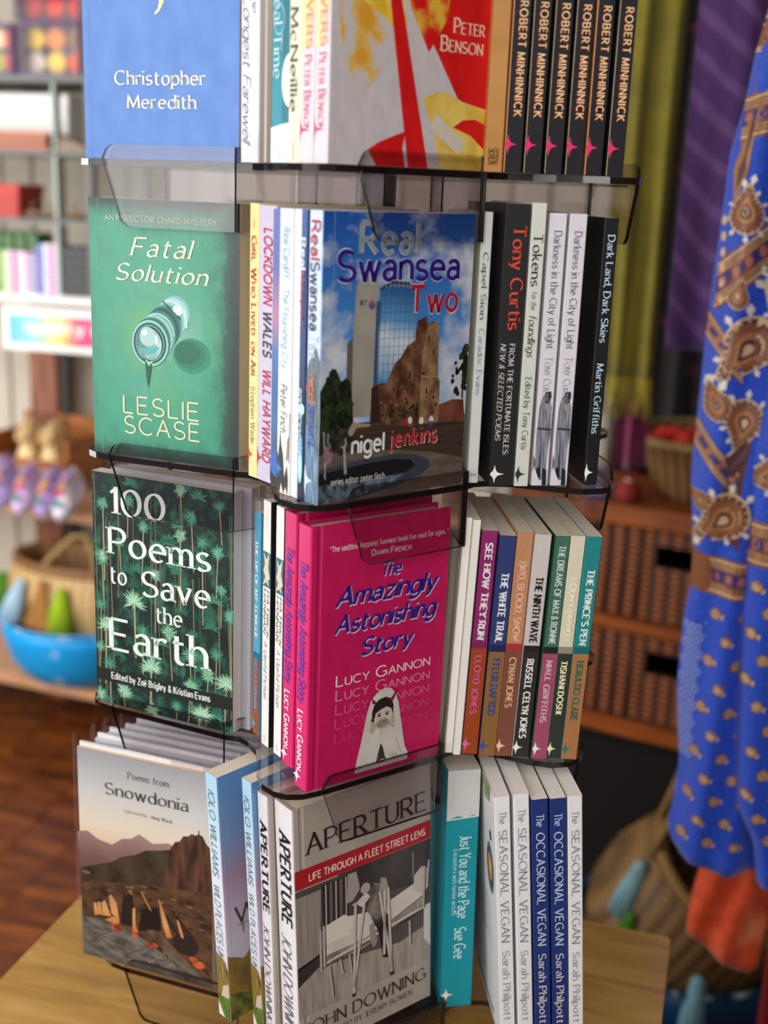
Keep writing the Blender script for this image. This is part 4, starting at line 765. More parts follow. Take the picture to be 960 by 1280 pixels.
def s_just(A):
    A.poly([(0, .80), (.35, .815), (.6, .805), (.8, .815), (1, .81), (1, 1), (0, 1)], 'c9c7c6', 1); A.line(0, .80, 1, .81, .004, 'e6e4e2', 2)
    A.spine('Just You and the Page', .265, .615, .62, .34, 'serif', 'cfeef0'); A.spine('Encounters with twelve writers', .32, .60, .32, .15, 'serif', 'a9dde0'); A.spine('Sue Gee', .65, .79, .55, .36, 'serif', 'cfeef0'); A.star(.16, .055, .24, .03, 'e8d3d8', 6, 0)
book('paperback', 'thick teal paperback with a white head to its spine and pale lettering', 2, 3, -176, 84, 138, 240, 29, '0f8796', '118c9a', spine_art=s_just, dv=-5)
def b_veg(A):
    A.ell(.83, .66, .10, .10, '6f7f86', 2); A.ell(.83, .66, .085, .085, '3f4c52', 3); A.ell(.83, .665, .06, .055, 'c8832c', 4); A.ell(.84, .67, .03, .03, 'e2b04a', 5); A.ell(.86, .8, .03, .02, '2a2c2a', 3)
    A.poly([(.35, 1), (.9, 1), (.86, .93), (.7, .9), (.5, .95)], mottle('5f7f3a', 'b8c79a', 9), 2); A.poly([(.2, 1), (.6, 1), (.55, .93), (.35, .9)], '5d4434', 3)
    for i in range(12): A.line(.25, .5-.016*i, .72+.1*math.sin(i*2.1), .5-.016*i, .004, 'b9b6b2', 2)
    A.rect(.3, .03, .8, .045, '3a3836', 2)
def s_veg(a, c1, c2):
    def f(A): A.spine('The', .055, .105, .5, .44, 'serif', c1); A.spine(a, .125, .575, .5, .50, 'serif', c1); A.spine('Sarah Philpott', .605, .90, .5, .46, 'serif', c2); A.poly([(0, 0), (.6, 0), (0, .035)], '4a3a4a' if 'SEAS' in a else 'dfe3ee', 4)
    return f
for (uu, vv, hh, tt, kind, lab) in ((-232, 110, 243, 13, 0, 'white cookery paperback with a bowl of food on its back cover'), (-235, 125.5, 246, 13, 0, 'white cookery paperback standing just left of two navy blue spines'.replace('just left of', 'between the bowl cover and')),
                               (-240, 140.5, 243, 13.8, 1, 'navy blue cookery paperback, one of two identical copies'), (-242, 155.5, 244, 13.8, 1, 'navy blue cookery paperback, one of two identical copies'), (-243, 169, 246, 12.4, 0, 'white cookery paperback at the outer end of the bottom row')):
    c = '1d2f68' if kind else 'e2e0e2'
    book('paperback', lab, 2, 3, uu, vv, 160, hh, tt, c, '1f3474' if kind else 'e6e4e6', back=c, delta=-4.5, dv=-21, group='five cookery paperbacks', pages=PAGEW, back_art=b_veg if vv == 110 else None,
         spine_art=s_veg('OCCASIONAL VEGAN', 'c3cbe0', 'd9c9cc') if kind else s_veg('SEASONAL VEGAN', '8b8f96', '9a9ca2'))
# dark books on the far side of the display, showing past its right edge
for j, (tt_, vv) in enumerate(((22, 84), (20, 108))):
    book('paperback', 'dark brown book facing away on the far side of the bottom tier', 3, 3, -188, vv, 140, 205-8*j, tt_, '2c211d', '352822', group='dark books facing away in the bottom tier')

# ------------------------------------------------------------------ left background: shelving with gifts
bd = None
wall = bpy.data.objects['wall_back']
for i in range(30):
    if bd is None:
        b = MB(); b.box(-.046, .046, .446, .46, .12, 2.69, 0, .004); bd = b.build('wall_board', WALLM, wall); o = bd
    else: o = bd.copy(); COL.objects.link(o)
    o.parent = wall; o.location = (-1.0+.1*i, 0, 0)
def grp(name, label, cat, u, v, z, rz=0, group=None):
    r = empty(name); r.matrix_world = M_ @ Matrix.Translation((u, -v, z)) @ Matrix.Rotation(rz, 4, 'Z'); return tag(r, label, cat, group)
WHT = flat('dedcd6', .4); GREY = flat('5c5f5c', .4); GRN = flat('9aa79e', .3)
r = grp('display_shelf', 'tall white and grey shop shelving unit against the boarded wall', 'shelf', 0, 0, 0)
for z, m, t in ((1.788, GREY, .014), (1.616, GREY, .012), (1.452, GREY, .010), (1.2515, WHT, .021)):
    b = MB(); b.box(-.55, .19, 0, .34, z, z+t, 0, .003); b.build('shelf_board', m, r)
for (u, y0, z0, z1, w) in ((.07, .01, 1.27, 1.79, .008), (.165, .005, 1.25, 2.2, .014), (-.53, .005, 1.25, 2.2, .014), (.165, .33, 1.25, 2.2, .014)):
    b = MB(); b.box(u-w/2, u+w/2, y0, y0+(.03 if w < .01 else .02), z0, z1); b.build('upright', GRN if w < .01 else GREY, r)
# rainbow banner
r = grp('rainbow_banner', 'white banner with rainbow letters hanging below the white shelf', 'banner', 0, .006, 0)
b = MB(); b.box(-.085, .34, -.003, 0, 1.132, 1.243); cb = b.build('board', flat('e9e7e4', .5), r)
A = Art(lambda X, Y, o: (-.068+X*.33, -.003-o, 1.148+Y*.074), .33, .074)
A.rect(0, 0, 1, 1, vgrad([(0, '5aa9d6'), (.18, '7cc6d8'), (.3, '9fd6a8'), (.42, 'e6d878'), (.5, 'e8a050'), (.58, 'dc2f5c'), (.8, 'e03a86'), (1, 'c84a9a')], .05, 3, 0), 1)
A.text('quality in', .14, .42, .84, .42, 'sansb', 'f2ece8', 3); A.emit(cb)
# flower boxes
CLR = acrylic('clear_box_window', (.97, .97, .97, 1), .008)
PET = ['d8321f', 'e8702a', 'efb63c', 'c21f4a', 'e9dcc0', 'd8562c', 'e0c048', 'b8482c']
def flower(u, v, z, r_, c, lab, g):
    o = grp('flower_head', lab, 'flower', u, v, z, 0, g); pmesh = None
    for ring, (n, rr, tl) in enumerate(((8, 1.0, .5), (6, .7, .9), (4, .4, 1.25))):
        for i in range(n):
            a = 2*PI*(i+.5*ring)/n; b = MB(); b.lathe([(.001, 0), (.34*r_, .25*r_), (.42*r_, .6*r_), (.25*r_, .95*r_), (.001, 1.05*r_)], 7, (0, 0, 0), 0, 1, .35)
            if pmesh is None: p = b.build('petal', flat(c, .7), o, True); pmesh = p
            else: p = pmesh.copy(); COL.objects.link(p); p.parent = o
            p.scale = (rr, rr, rr); p.matrix_local = Matrix.Rotation(a, 4, 'Y') @ Matrix.Rotation(-.25*ring+.15, 4, 'X') @ Matrix.Scale(rr, 4)
GB = [(-.015, .150, 1.803, .118, 'lower'), (-.16, -.03, 1.803, .118, 'neighbouring'), (-.02, .155, 1.925, .13, 'upper')]
for u0, u1, z0, hh, nm in GB:
    r = grp('gift_box', {'lower': 'clear gift box of orange and yellow flowers standing on the top grey shelf', 'neighbouring': 'clear gift box of red and white flowers on the top grey shelf', 'upper': 'clear gift box of red flowers stacked on another flower box'}[nm], 'box', 0, 0, 0)
    V_ = flat('6a4f74', .4); e = .005
    b = MB()
    for (a0, a1, b0, b1, c0, c1) in ((u0, u1, 0, .09, 0, e), (u0, u1, 0, .09, hh-e, hh), (u0, u0+e, 0, .09, e, hh-e), (u1-e, u1, 0, .09, e, hh-e), (u0, u1, .086, .09, e, hh-e)): b.box(a0, a1, b0, b1, z0+c0, z0+c1)
    b.build('box_frame', V_, r); b = MB(); b.box(u0+e, u1-e, .001, .002, z0+e, z0+hh-e); b.build('clear_window', CLR, r)
    nx = 3
    for iy in range(2):
        for ix in range(nx):
            c = {'lower': ['efc23a', 'e98a4c', '8a6a3c', 'd8c8bc', 'f0c850', 'e4581f'], 'neighbouring': ['b01830', 'e8d8a8', 'c8202c', 'd01f3c', 'a8a850', 'c02038'], 'upper': ['5a9a4c', 'e84a24', 'e8a848', 'c82430', 'd83020', 'd02a24']}[nm][(1-iy)*3+ix]
            flower(u0+(u1-u0)*(ix+.5)/nx, -.045, z0+hh*(.27+.46*iy), .026, c, {'lower': 'orange and yellow toned flower inside the lower clear gift box', 'neighbouring': 'red toned flower inside the neighbouring clear gift box', 'upper': 'red toned flower inside the upper stacked gift box'}[nm], 'flowers in the '+nm+' gift box')
# second shelf: white box, brown paper parcels
r = grp('white_carton', 'plain white carton at the back of the second grey shelf', 'box', 0, 0, 0); b = MB(); b.box(-.40, .06, .10, .25, 1.6285, 1.76, 0, .003); b.build('carton_body', flat('e2e0de', .6), r); b = MB(); b.box(-.403, .063, .097, .253, 1.74, 1.765, 0, .003); b.build('carton_lid', flat('e6e4e2', .6), r)
for j, (c, w0, w1, z) in enumerate((('b5572c', -.30, .057, 1.6285), ('9c6a4c', -.32, .05, 1.6425), ('c4622f', -.31, .058, 1.6565))):
    r = grp('folded_textile', ('lowest', 'greyish middle', 'topmost')[j]+' of three folded terracotta textiles before a white carton', 'textile', 0, 0, 0, 0, 'folded terracotta textiles')
    b = MB(); b.prism([(w0, .0), (w1-.01, .0), (w1, .003), (w1, .011), (w1-.008, .0135), (w0, .0135)], 0, .085); o = b.build('fold', mottle('8a4a2c', c, 6, .3, .7, which='Object', stretch=(20, 20, 90)), r); o.matrix_local = Matrix(((1, 0, 0, 0), (0, 0, 1, .005), (0, 1, 0, z), (0, 0, 0, 1)))
r = grp('folded_textile', 'dull brown folded textile on the far side of the thin divider', 'textile', 0, 0, 0)
b = MB(); b.prism([(.08, 0), (.15, 0), (.153, .012), (.12, .022), (.085, .03)], 0, .1); o = b.build('fold', mottle('6f5a48', '8c725c', 6, which='Object', stretch=(20, 20, 60)), r); o.matrix_local = Matrix(((1, 0, 0, 0), (0, 0, 1, .01), (0, 1, 0, 1.6285), (0, 0, 0, 1)))
# third shelf: red box and driftwood
r = grp('red_box', 'red lidded box on the third grey shelf', 'box', 0, 0, 0); b = MB(); b.box(-.22, -.034, .01, .13, 1.4625, 1.525, 0, .003); b.build('box_body', flat('a8261a', .5), r); b = MB(); b.box(-.224, -.031, .007, .133, 1.517, 1.543, 0, .003); b.build('box_lid', flat('b42a1c', .5), r)
for j, (u, l) in enumerate(((-.025, .05), (.03, .032), (.09, .05))):
    r = grp('driftwood_stick', ('driftwood piece beside the red box on the third grey shelf', 'curved driftwood piece before the thin divider', 'driftwood piece past the thin divider on the third grey shelf')[j], 'driftwood', 0, 0, 0)
    b = MB(); b.tube([(u, .03, 1.470), (u+l*.4, .025, 1.476), (u+l*.8, .03, 1.472), (u+l, .02, 1.481)], [.008, .009, .007, .003], 7); b.build('branch', wood('driftwood', '5a4632', '9a7c58', '7a6044', (30, 30, 30), .8), r, True)
    b = MB(); b.tube([(u+l*.4, .025, 1.476), (u+l*.5, .02, 1.497), (u+l*.55, .02, 1.507)], [.005, .003, .001], 6); b.build('twig', MATS['driftwood'], r, True)
# fourth shelf: stacks of small cartons, green packet row, grey storage basket
COLS = [(-.096, -.044, ('8cc24a', 'd8d0e4', 'c84a9a'), 5), (-.041, .008, ('e8e2ec', 'c03a8a', '3aa0c0'), 5), (.012, .064, ('2f72c8', 'ece6ee', 'c8408c'), 6)]
for ci, (u0, u1, cc, n) in enumerate(COLS):
    for j in range(n):
        z = 1.2730+j*.0212
        r = grp('incense_carton', ('small green and pink carton', 'small white and magenta carton', 'small blue and pink carton')[ci]+' in the stacks on the white shelf', 'carton', 0, 0, 0, 0, ('green pink cartons', 'white magenta cartons', 'blue pink cartons')[ci]+' stacked on the white shelf')
        b = MB(); b.box(u0+rnd.uniform(0, .002), u1, .012, .10, z, z+.0205); cb = b.build('carton_body', flat(cc[1], .4), r)
        A = Art(lambda X, Y, o, u0=u0, u1=u1, z=z: (u0+.002+X*(u1-u0-.002), .012-o, z+Y*.0205), u1-u0, .0205); A.rect(0, 0, .28, 1, cc[0], 1); A.ell(.72, .5, .2, .4, cc[2], 1, 10); A.rect(.28, .0, 1, .2, cc[0] if ci else 'd8903c', 1); A.emit(cb)
for j in range(5):
    r = grp('green_packet', 'dark green packet lying across the small carton stacks', 'packet', 0, 0, 0, 0, 'dark green packets on the cartons')
    b = MB(); b.box(-.16+.034*j, -.128+.034*j, .02, .10, 1.3795, 1.4195+.002*(j % 2), 0, .004); b.build('packet_body', mottle('24401c', '4a7a34', 6, which='Object', stretch=(20, 20, 20)), r); b = MB(); b.box(-.158+.034*j, -.13+.034*j, .022, .098, 1.4195, 1.4245); b.build('packet_seal', flat('35582a', .5), r)
r = grp('storage_basket', 'dark grey slatted storage basket on the white shelf', 'basket', 0, 0, 0)
b = MB(); b.box(.080, .152, .02, .16, 1.273, 1.395); b.build('basket_body', flat('3a3b3f', .6), r)
sl0 = None
for j in range(5):
    b = MB(); b.box(.076, .156, .012, .164, 1.276+j*.0245, 1.294+j*.0245, 0, .003)
    b.build('slat', flat('45464a', .6), r)
# lower rack
BRN = wood('rack_brown_wood', '6a3a24', '9a6248', '824c34', (14, 14, 3), .55); PEACH = wood('peach_board', 'b5825c', 'd9ab88', 'c8977238'[:6], (4, 20, 20), .5)
LR = M_ @ Matrix.Rotation(R(-6), 4, 'Z')
def lg(name, label, cat, u, v, z, rz=0, group=None):
    r = empty(name); r.matrix_world = LR @ Matrix.Translation((u, -v, z)) @ Matrix.Rotation(rz, 4, 'Z'); return tag(r, label, cat, group)
r = lg('wooden_rack', 'wooden rack with peach boards holding shoes, basket and blue tub', 'rack', 0, 0, 0)
for z in (.683, .178):
    b = MB(); b.box(-.7, .40, 0, .37, z, z+.027, 0, .003); b.build('rack_board', PEACH, r)
for u, y in ((-.20, .30), (.36, .30), (-.62, .30)):
    b = MB(); b.box(u-.045, u+.045, y, y+.04, 0, 1.21); b.build('rack_post', BRN, r)
b = MB(); b.box(-.135, -.12, .30, .32, 0, 1.21); b.build('dark_strut', flat('3a3a36', .6), r)
# crate with slippers
r = lg('wooden_crate', 'honey brown wooden crate standing behind the sparkly shoes', 'crate', -.11, -.20, .7105)
HON = wood('honey_wood', '7a4318', 'b5712f', '9c5c24', (6, 6, 24), .5)
b = MB(); b.box(-.16, .10, .10, .112, 0, .19); b.build('back_panel', HON, r)
for a0, a1, y0, y1 in ((-.16, -.148, -.06, .10), (.088, .10, -.06, .10)):
    b = MB(); b.box(a0, a1, y0, y1, 0, .15); b.build('side_panel', HON, r)
b = MB(); b.box(-.148, .088, -.06, .10, 0, .01); b.build('crate_floor', HON, r)
for j in range(3):
    b = MB(); b.box(-.16, .10, -.066, -.06, .002+j*.032, .028+j*.032); b.build('slat', HON, r)
def shoe(name, label, u, v, z, L, W, Hh, cu, cs, tilt, group, cat, deco=None, rz=0):
    r = lg(name, label, cat, u, v, z, rz, group)
    sec = []
    n = 10; V = []; F = []; m = 14
    for i in range(n+1):
        t = i/n; y = -L/2+L*t      # toe at -y (towards the viewer)
        wd = W*.5*(.55+.45*math.sin(PI*min(1, t*1.5+.12))) * (.35 if i == 0 else 1)*(.55 if i == n else 1)
        hh = Hh*(.42+.58*max(0, min(1, (t-.25)/.45))**1.2)*(.5 if i == 0 else 1)
        for k in range(m):
            a = 2*PI*k/m; ca, sa = math.cos(a), math.sin(a)
            V.append((wd*ca*(1 if sa < .2 else (1-.35*sa)), y, hh*.5+hh*.5*sa))
    for i in range(n):
        for k in range(m): F.append((i*m+k, i*m+(k+1) % m, (i+1)*m+(k+1) % m, (i+1)*m+k))
    F += [tuple(range(m-1, -1, -1)), tuple(range(n*m, n*m+m))]
    M2 = Matrix.Rotation(tilt, 4, 'X')
    up = mesh('upper', V, F, cu, r, None, None, True)
    b = MB(); b.prism([(W*.5*math.cos(a)*(1.04), -L/2*1.03*math.sin(a)) for a in [2*PI*k/18 for k in range(18)]][::-1], -.012, .004); so = b.build('sole', cs, r)
    b = MB(); b.lathe([(.001, 0), (W*.30, 0), (W*.33, .006), (W*.28, .01), (.001, .006)], 14, (0, L*.22, Hh*.93), 0, 1, 1.3); co = b.build('opening', flat('b89a6a' if 'slipper' in name else '8a6f90', .8), r, True)
    parts = [up, so, co]
    if deco:
        for c, yy, zz in deco:
            b = MB()
            for q in range(5): b.ball((.006*math.cos(q*1.256), yy+.006*math.sin(q*1.256), zz), .0055, 6)
            parts.append(b.build('flower_trim', flat(c, .5), r, True))
    zmin = min((M2 @ Vector(q)).z for q in [(0, -L/2*1.03, -.012), (0, L/2*1.03, -.012)])
    for p in parts: p.matrix_local = Matrix.Translation((0, 0, -zmin)) @ M2
    return r
SC = [('9a78c8', 'c05a8a', 'lilac'), ('c79ad0', 'dc5a90', 'pale pink'), ('8a5ab0', 'e0884a', 'deep purple'), ('d6d2dc', 'd84a6a', 'silver white'), ('8a3a70', 'b84a8a', 'plum')]
for j, uu in enumerate((-.066, .006, .078, .132, -.118)):
    cu, cf, nm = SC[j]
    shoe('sparkly_shoe', nm+' sparkly child shoe with flower trim on the rack board', uu, .055 if j != 4 else .0, .7105, .135, .05, .055, mottle(cu, 'e6dcf0', 60, .45, .7, which='Object', stretch=(3, 3, 3)), flat('cfc4d2', .5), R(38), 'sparkly child shoes on the rack', 'shoe', ((cf, -.02, .048), ('58a0a8', -.045, .034), ('e0a060', .0, .053)))
for j, uu in enumerate((-.165, -.085)):
    shoe('felt_slipper', 'cream felt slipper standing upright in the honey brown crate', uu, -.19, .722, .17, .075, .07, mottle('d8b478', 'ecd6a8', 10, which='Object', stretch=(8, 8, 8)), flat('b58a50', .7), R(55), 'cream felt slippers in the crate', 'slipper')
# wicker
def wicker(key, a, b_, mid, sc_=60, which='Object', stretch=(1, 1, 1)):
    if key in MATS: return MATS[key]
    m, nt, b = newmat(key); mp = coords(nt, which, stretch)
    w1 = nd(nt, 'ShaderNodeTexWave', Scale=float(sc_), Distortion=.8, Detail=1.0); w1.bands_direction = 'Z'; ln(nt, mp, 0, w1, 'Vector')
    w2 = nd(nt, 'ShaderNodeTexWave', Scale=float(sc_)*.42, Distortion=.6); w2.bands_direction = 'X'; ln(nt, mp, 0, w2, 'Vector')
    mu = nd(nt, 'ShaderNodeMath', operation='MULTIPLY'); ln(nt, w1, 1, mu, 0); ln(nt, w2, 1, mu, 1)
    r = ramp(nt, [(0, a), (.35, mid), (1, b_)]); ln(nt, mu, 0, r, 0); ln(nt, r, 0, b, 'Base Color'); b.inputs['Roughness'].default_value = .6
    bp = nd(nt, 'ShaderNodeBump', Strength=.6, Distance=.004); ln(nt, mu, 0, bp, 'Height'); ln(nt, bp, 0, b, 'Normal'); MATS[key] = m; return m
SEA = wicker('seagrass_weave', 'a8824c', 'e6cc98', 'cfae74', 26); SEAD = wicker('seagrass_weave_brown', '6a4522', 'b08650', '8f6838', 26)
def tassel(parent, p, L, r0, r1, c, n=14, lean=(0, 0)):
    """p in the parent's frame; the strands hang down in the world"""
    w = parent.matrix_world @ Vector(p); d = Vector((lean[0], lean[1], -1)).normalized()
    b = MB(); b.ball((0, 0, -r0), r0*1.2, 8)
    for i in range(n*2):
        a = 2*PI*i/n; k = .45 if i >= n else 1; b.tube([(r0*.8*k*math.cos(a), r0*.8*k*math.sin(a), -r0*1.2), (r1*.8*k*math.cos(a), r1*.8*k*math.sin(a), -L*.5), (r1*k*math.cos(a), r1*k*math.sin(a), -L*(1+.05*math.sin(i*3)))], [r1*.2, r1*.2, r1*.09], 5)
    o = b.build('tassel', flat(c, .85), parent, True)
    o.matrix_local = parent.matrix_world.inverted() @ Matrix.Translation(w) @ d.to_track_quat('-Z', 'Y').to_matrix().to_4x4(); return o
def tub(name, label, Mw, r_, h_, c1, c2, scuff=True):
    o = empty(name); o.matrix_world = Mw; tag(o, label, 'tub')
    m = mottle(c1, c2, 5, .66 if scuff else .9, .72 if scuff else .95, which='Object', stretch=(3, 3, 5), rough=.4)
    b = MB(); b.lathe([(.001, 0), (r_*.62, 0), (r_*.74, h_*.06), (r_*.9, h_*.35), (r_*.985, h_*.75), (r_, h_), (r_*.97, h_), (r_*.94, h_*.7), (r_*.84, h_*.3), (r_*.6, h_*.08), (.001, h_*.08)], 40); b.build('tub_body', m, o, True)
    b = MB(); b.lathe([(r_*.97, h_-.006), (r_*1.02, h_-.004), (r_*1.025, h_+.002), (r_, h_+.005), (r_*.965, h_+.001)], 40); b.build('rim', mottle(c1, 'cfd8dc', 9, .5, .75, which='Object', stretch=(4, 4, 4)), o, True); return o
TL = LR @ Matrix.Translation((.035, .14, .2055))
tub('enamel_tub', 'bright blue scuffed tub on the lower board of the wooden rack', TL, .235, .18, '139be0', 'd2e4ec')
r = lg('belly_basket', 'pale seagrass basket with coloured tassels standing in the bright blue tub', 'basket', .03, -.14, .224); r.scale = (1, .62, 1); bpy.context.view_layer.update()
b = MB(); b.lathe([(.001, 0), (.12, 0), (.155, .04), (.195, .10), (.235, .19), (.235, .23), (.222, .27), (.205, .295)], 36); b.build('basket_body', SEA, r, True)
b = MB(); b.lathe([(.198, .285), (.218, .292), (.214, .315), (.190, .318), (.18, .295), (.19, .2), (.15, .08)], 36); b.build('rolled_rim', SEAD, r, True)
b = MB(); b.tube([(-.06, -.19, .30), (-.01, -.18, .355), (.04, -.17, .405), (.08, -.16, .41), (.10, -.16, .36), (.11, -.165, .30)], .007, 8); b.build('handle', flat('a58a58', .8), r, True)
tassel(r, (-.105, -.222, .27), .13, .010, .022, 'a9c8dc', lean=(-.35, -.2)); tassel(r, (.035, -.245, .27), .14, .011, .03, '98b81c', lean=(-.05, -.1)); tassel(r, (-.215, -.125, .26), .14, .011, .028, '4a7a20', lean=(-.1, -.1))
b = MB(); b.prism([(-.045, 0), (.05, 0), (.035, .145), (.02, .148)], -.005, .0); o = b.build('leather_flap', mottle('8a5a2c', 'b07c42', 6, which='Object', stretch=(12, 12, 12)), r); o.matrix_local = Matrix.Translation((-.055, -.250, .14)) @ Matrix.Rotation(R(-14), 4, 'Z') @ Matrix.Rotation(R(86), 4, 'X')

# ------------------------------------------------------------------ right background
def frame(p, deg): return Matrix.Translation((p[0], p[1], 0)) @ Matrix.Rotation(R(deg), 4, 'Z')
def rg(name, label, cat, Mw, group=None):
    r = empty(name); r.matrix_world = Mw; return tag(r, label, cat, group)
CH = frame((.575, 1.234), -28)
ORW = wood('amber_wood', '6a2c06', 'a85a14', '8a430c', (3, 18, 18), .45); WICK = wicker('brown_wicker', '2a0f03', 'b8651c', '7a3a0c', 24)
r = rg('wicker_chest', 'amber wood chest with brown wicker drawers behind the blue shawl', 'chest', CH)
for z0, z1 in ((.918, .957), (.686, .716), (.452, .489)):
    b = MB(); b.box(-.33, .25, 0, .30, z0, z1, 0, .006); b.build('rail', ORW, r)
b = MB(); b.box(-.31, .235, .05, .06, .01, .45); b.build('shade_panel', flat('0d0705', .9), r)  # black sheet added to stand for the shade in the open space below
b = MB(); b.box(-.31, -.16, .02, .05, .45, .917); b.build('side_panel', flat('3a1a08', .7), r)
for u in (-.32, .24):
    for y in (.012, .27):
        b = MB(); b.box(u-.009, u+.009, y, y+.024, 0, .918); b.build('leg', flat('2a1206', .6), r)  # legs coloured dark for the shade under the chest
b = MB(); b.box(-.15, .22, .255, .265, .46, .917); b.build('back_panel', flat('140a05', .8), r)  # near-black colour puts in the shade inside the chest
for zi, (z0, z1, h0, h1) in enumerate(((.722, .912, .838, .884), (.495, .680, .604, .652))):
    d = empty('drawer'); d.parent = r; b = MB(); u0, u1, a0, a1 = -.148, .228, .002, .086
    b.box(u0, a0, .004, .02, z0, z1); b.box(a1, u1, .004, .02, z0, z1); b.box(a0, a1, .004, .02, z0, h0); b.box(a0, a1, .004, .02, h1, z1); b.build('drawer_front', WICK, d)
    b = MB(); b.box(u0, u1, .02, .25, z0, z0+.01); b.box(u0, u0+.01, .02, .25, z0+.01, z1-.01); b.box(u1-.01, u1, .02, .25, z0+.01, z1-.01); b.build('drawer_tray', flat('2a1608', .8), d)  # tray coloured dark for the shade behind the handle hole
    n = 11
    for i in range(n):      # upright stakes of the weave
        uu = u0+.012+(u1-u0-.024)*i/(n-1)
        if a0-.006 < uu < a1+.006: continue
        b = MB(); b.tube([(uu, .003, z0), (uu, .001, (z0+z1)/2), (uu, .003, z1)], .0045, 6); b.build('wicker_stake', WICK, d, True)
# bowl of felt shapes on the chest
r = rg('woven_bowl', 'wide woven bowl heaped with bright felt on the wicker chest', 'bowl', CH @ Matrix.Translation((.045, .15, .9575)))
b = MB(); b.lathe([(.001, 0), (.075, 0), (.10, .03), (.125, .085), (.15, .125), (.165, .135), (.162, .142), (.14, .132), (.115, .09), (.09, .04), (.001, .02)], 40); b.build('bowl_body', wicker('bowl_weave', '5a3a1c', 'a8824e', '7c5a32', 30), r, True)
b = MB(); b.lathe([(.155, .128), (.170, .131), (.172, .141), (.158, .145), (.152, .137)], 40); b.build('bowl_rim', flat('8a7448', .7), r, True)
for j, (c, a, d, z) in enumerate((('c8281c', 3.7, .10, .135), ('d8482a', 4.5, .09, .14), ('e07a28', 5.3, .10, .135), ('b81f1f', 4.1, .04, .148), ('2f7a34', 5.6, .06, .15), ('3f8a3a', 5.0, .03, .155), ('c82a20', 3.2, .07, .14), ('e08a2c', 6.0, .10, .14))):
    q = rg('felt_shape', {'c': 'red', 'd': 'orange red', 'e': 'orange', 'b': 'dark red', '2': 'green', '3': 'leaf green'}[c[0]]+' felt shape lying in the woven bowl', 'felt', CH @ Matrix.Translation((.045+d*math.cos(a), .15+d*math.sin(a), .9575+z-.016)) @ Matrix.Rotation(a, 4, 'Z'), 'felt shapes in the woven bowl')
    b = MB(); b.lathe([(.001, 0), (.028, .003), (.034, .010), (.026, .018), (.001, .02)], 12, (0, 0, 0), 0, 1.2, .8); b.build('felt_body', flat(c, .9), q, True); b = MB(); b.ball((0, 0, .02), .006, 6); b.build('bead', flat(c, .5), q, True)
for j, (c, uu, lab) in enumerate((('8a2424', -.10, 'dark red drawstring pouch on the wicker chest beside the woven bowl'), ('2450a8', -.165, 'blue drawstring pouch on the wicker chest beside the woven bowl'))):
    q = rg('pouch', lab, 'pouch', CH @ Matrix.Translation((uu+.02, .045, .9575))); b = MB(); b.lathe([(.001, 0), (.022, 0), (.028, .014), (.022, .034), (.008, .044), (.014, .056)], 14); b.build('pouch_body', flat(c, .8), q, True); b = MB(); b.lathe([(.0085, .041), (.0105, .044), (.0085, .047)], 12); b.build('drawstring', flat('d8c8a0', .7), q, True)

def cloth(name, parent, fn, x0, x1, z0, z1, nx, nz, mat, thick=.0015, uvs=True):
    """grid of fn(s, t) -> local point, s across 0..1, t down 0..1; closed thin sheet"""
    V = []; F = []; uv = []
    for side in (0, 1):
        for j in range(nz+1):
            for i in range(nx+1):
                p = Vector(fn(i/nx, j/nz)); V.append((p.x, p.y+side*thick, p.z)); uv.append((i/nx, 1-j/nz))
    N = (nx+1)*(nz+1)
    for j in range(nz):
        for i in range(nx):
            a = j*(nx+1)+i; F.append((a, a+nx+1, a+nx+2, a+1)); F.append((N+a, N+a+1, N+a+nx+2, N+a+nx+1))
    for j in range(nz):
        a = j*(nx+1); F.append((a, N+a, N+a+nx+1, a+nx+1)); a += nx; F.append((a, a+nx+1, N+a+nx+1, N+a))
    for i in range(nx):
        a = i; F.append((a, a+1, N+a+1, N+a)); a = nz*(nx+1)+i; F.append((a, N+a, N+a+1, a+1))
    return mesh(name, V, F, mat, parent, None, uv, True)
def fabric(key, a, b_, sc_=300, extra=None, rough=.9):
    m, nt, b = newmat(key); mp = coords(nt, 'Object', (1, 1, 1))
    n = nd(nt, 'ShaderNodeTexNoise', Scale=float(sc_), Detail=3.0); ln(nt, mp, 0, n, 'Vector'); r = ramp(nt, [(.35, a), (.65, b_)]); ln(nt, n, 0, r, 0)
    if extra:
        which, col, scale, lo, hi = extra
        if which == 'zig':
            w = nd(nt, 'ShaderNodeTexWave', Scale=scale, Distortion=1.5, Detail=2.0); w.bands_direction = 'DIAGONAL'; src = w; so = 1
        else:
            w = nd(nt, 'ShaderNodeTexNoise', Scale=scale, Detail=4.0); src = w; so = 0
        ln(nt, mp, 0, w, 'Vector'); rr = ramp(nt, [(lo, '000000'), (hi, 'ffffff')]); ln(nt, src, so, rr, 0)
        mx = nd(nt, 'ShaderNodeMix', data_type='RGBA'); mx.inputs[7].default_value = lin(col); ln(nt, rr, 0, mx, 0); ln(nt, r, 0, mx, 6); nt.links.new(mx.outputs[2], b.inputs['Base Color'])
    else: ln(nt, r, 0, b, 'Base Color')
    b.inputs['Roughness'].default_value = rough; b.inputs['Sheen Weight'].default_value = .2
    bp = nd(nt, 'ShaderNodeBump', Strength=.2, Distance=.001); ln(nt, n, 0, bp, 'Height'); ln(nt, bp, 0, b, 'Normal'); return m
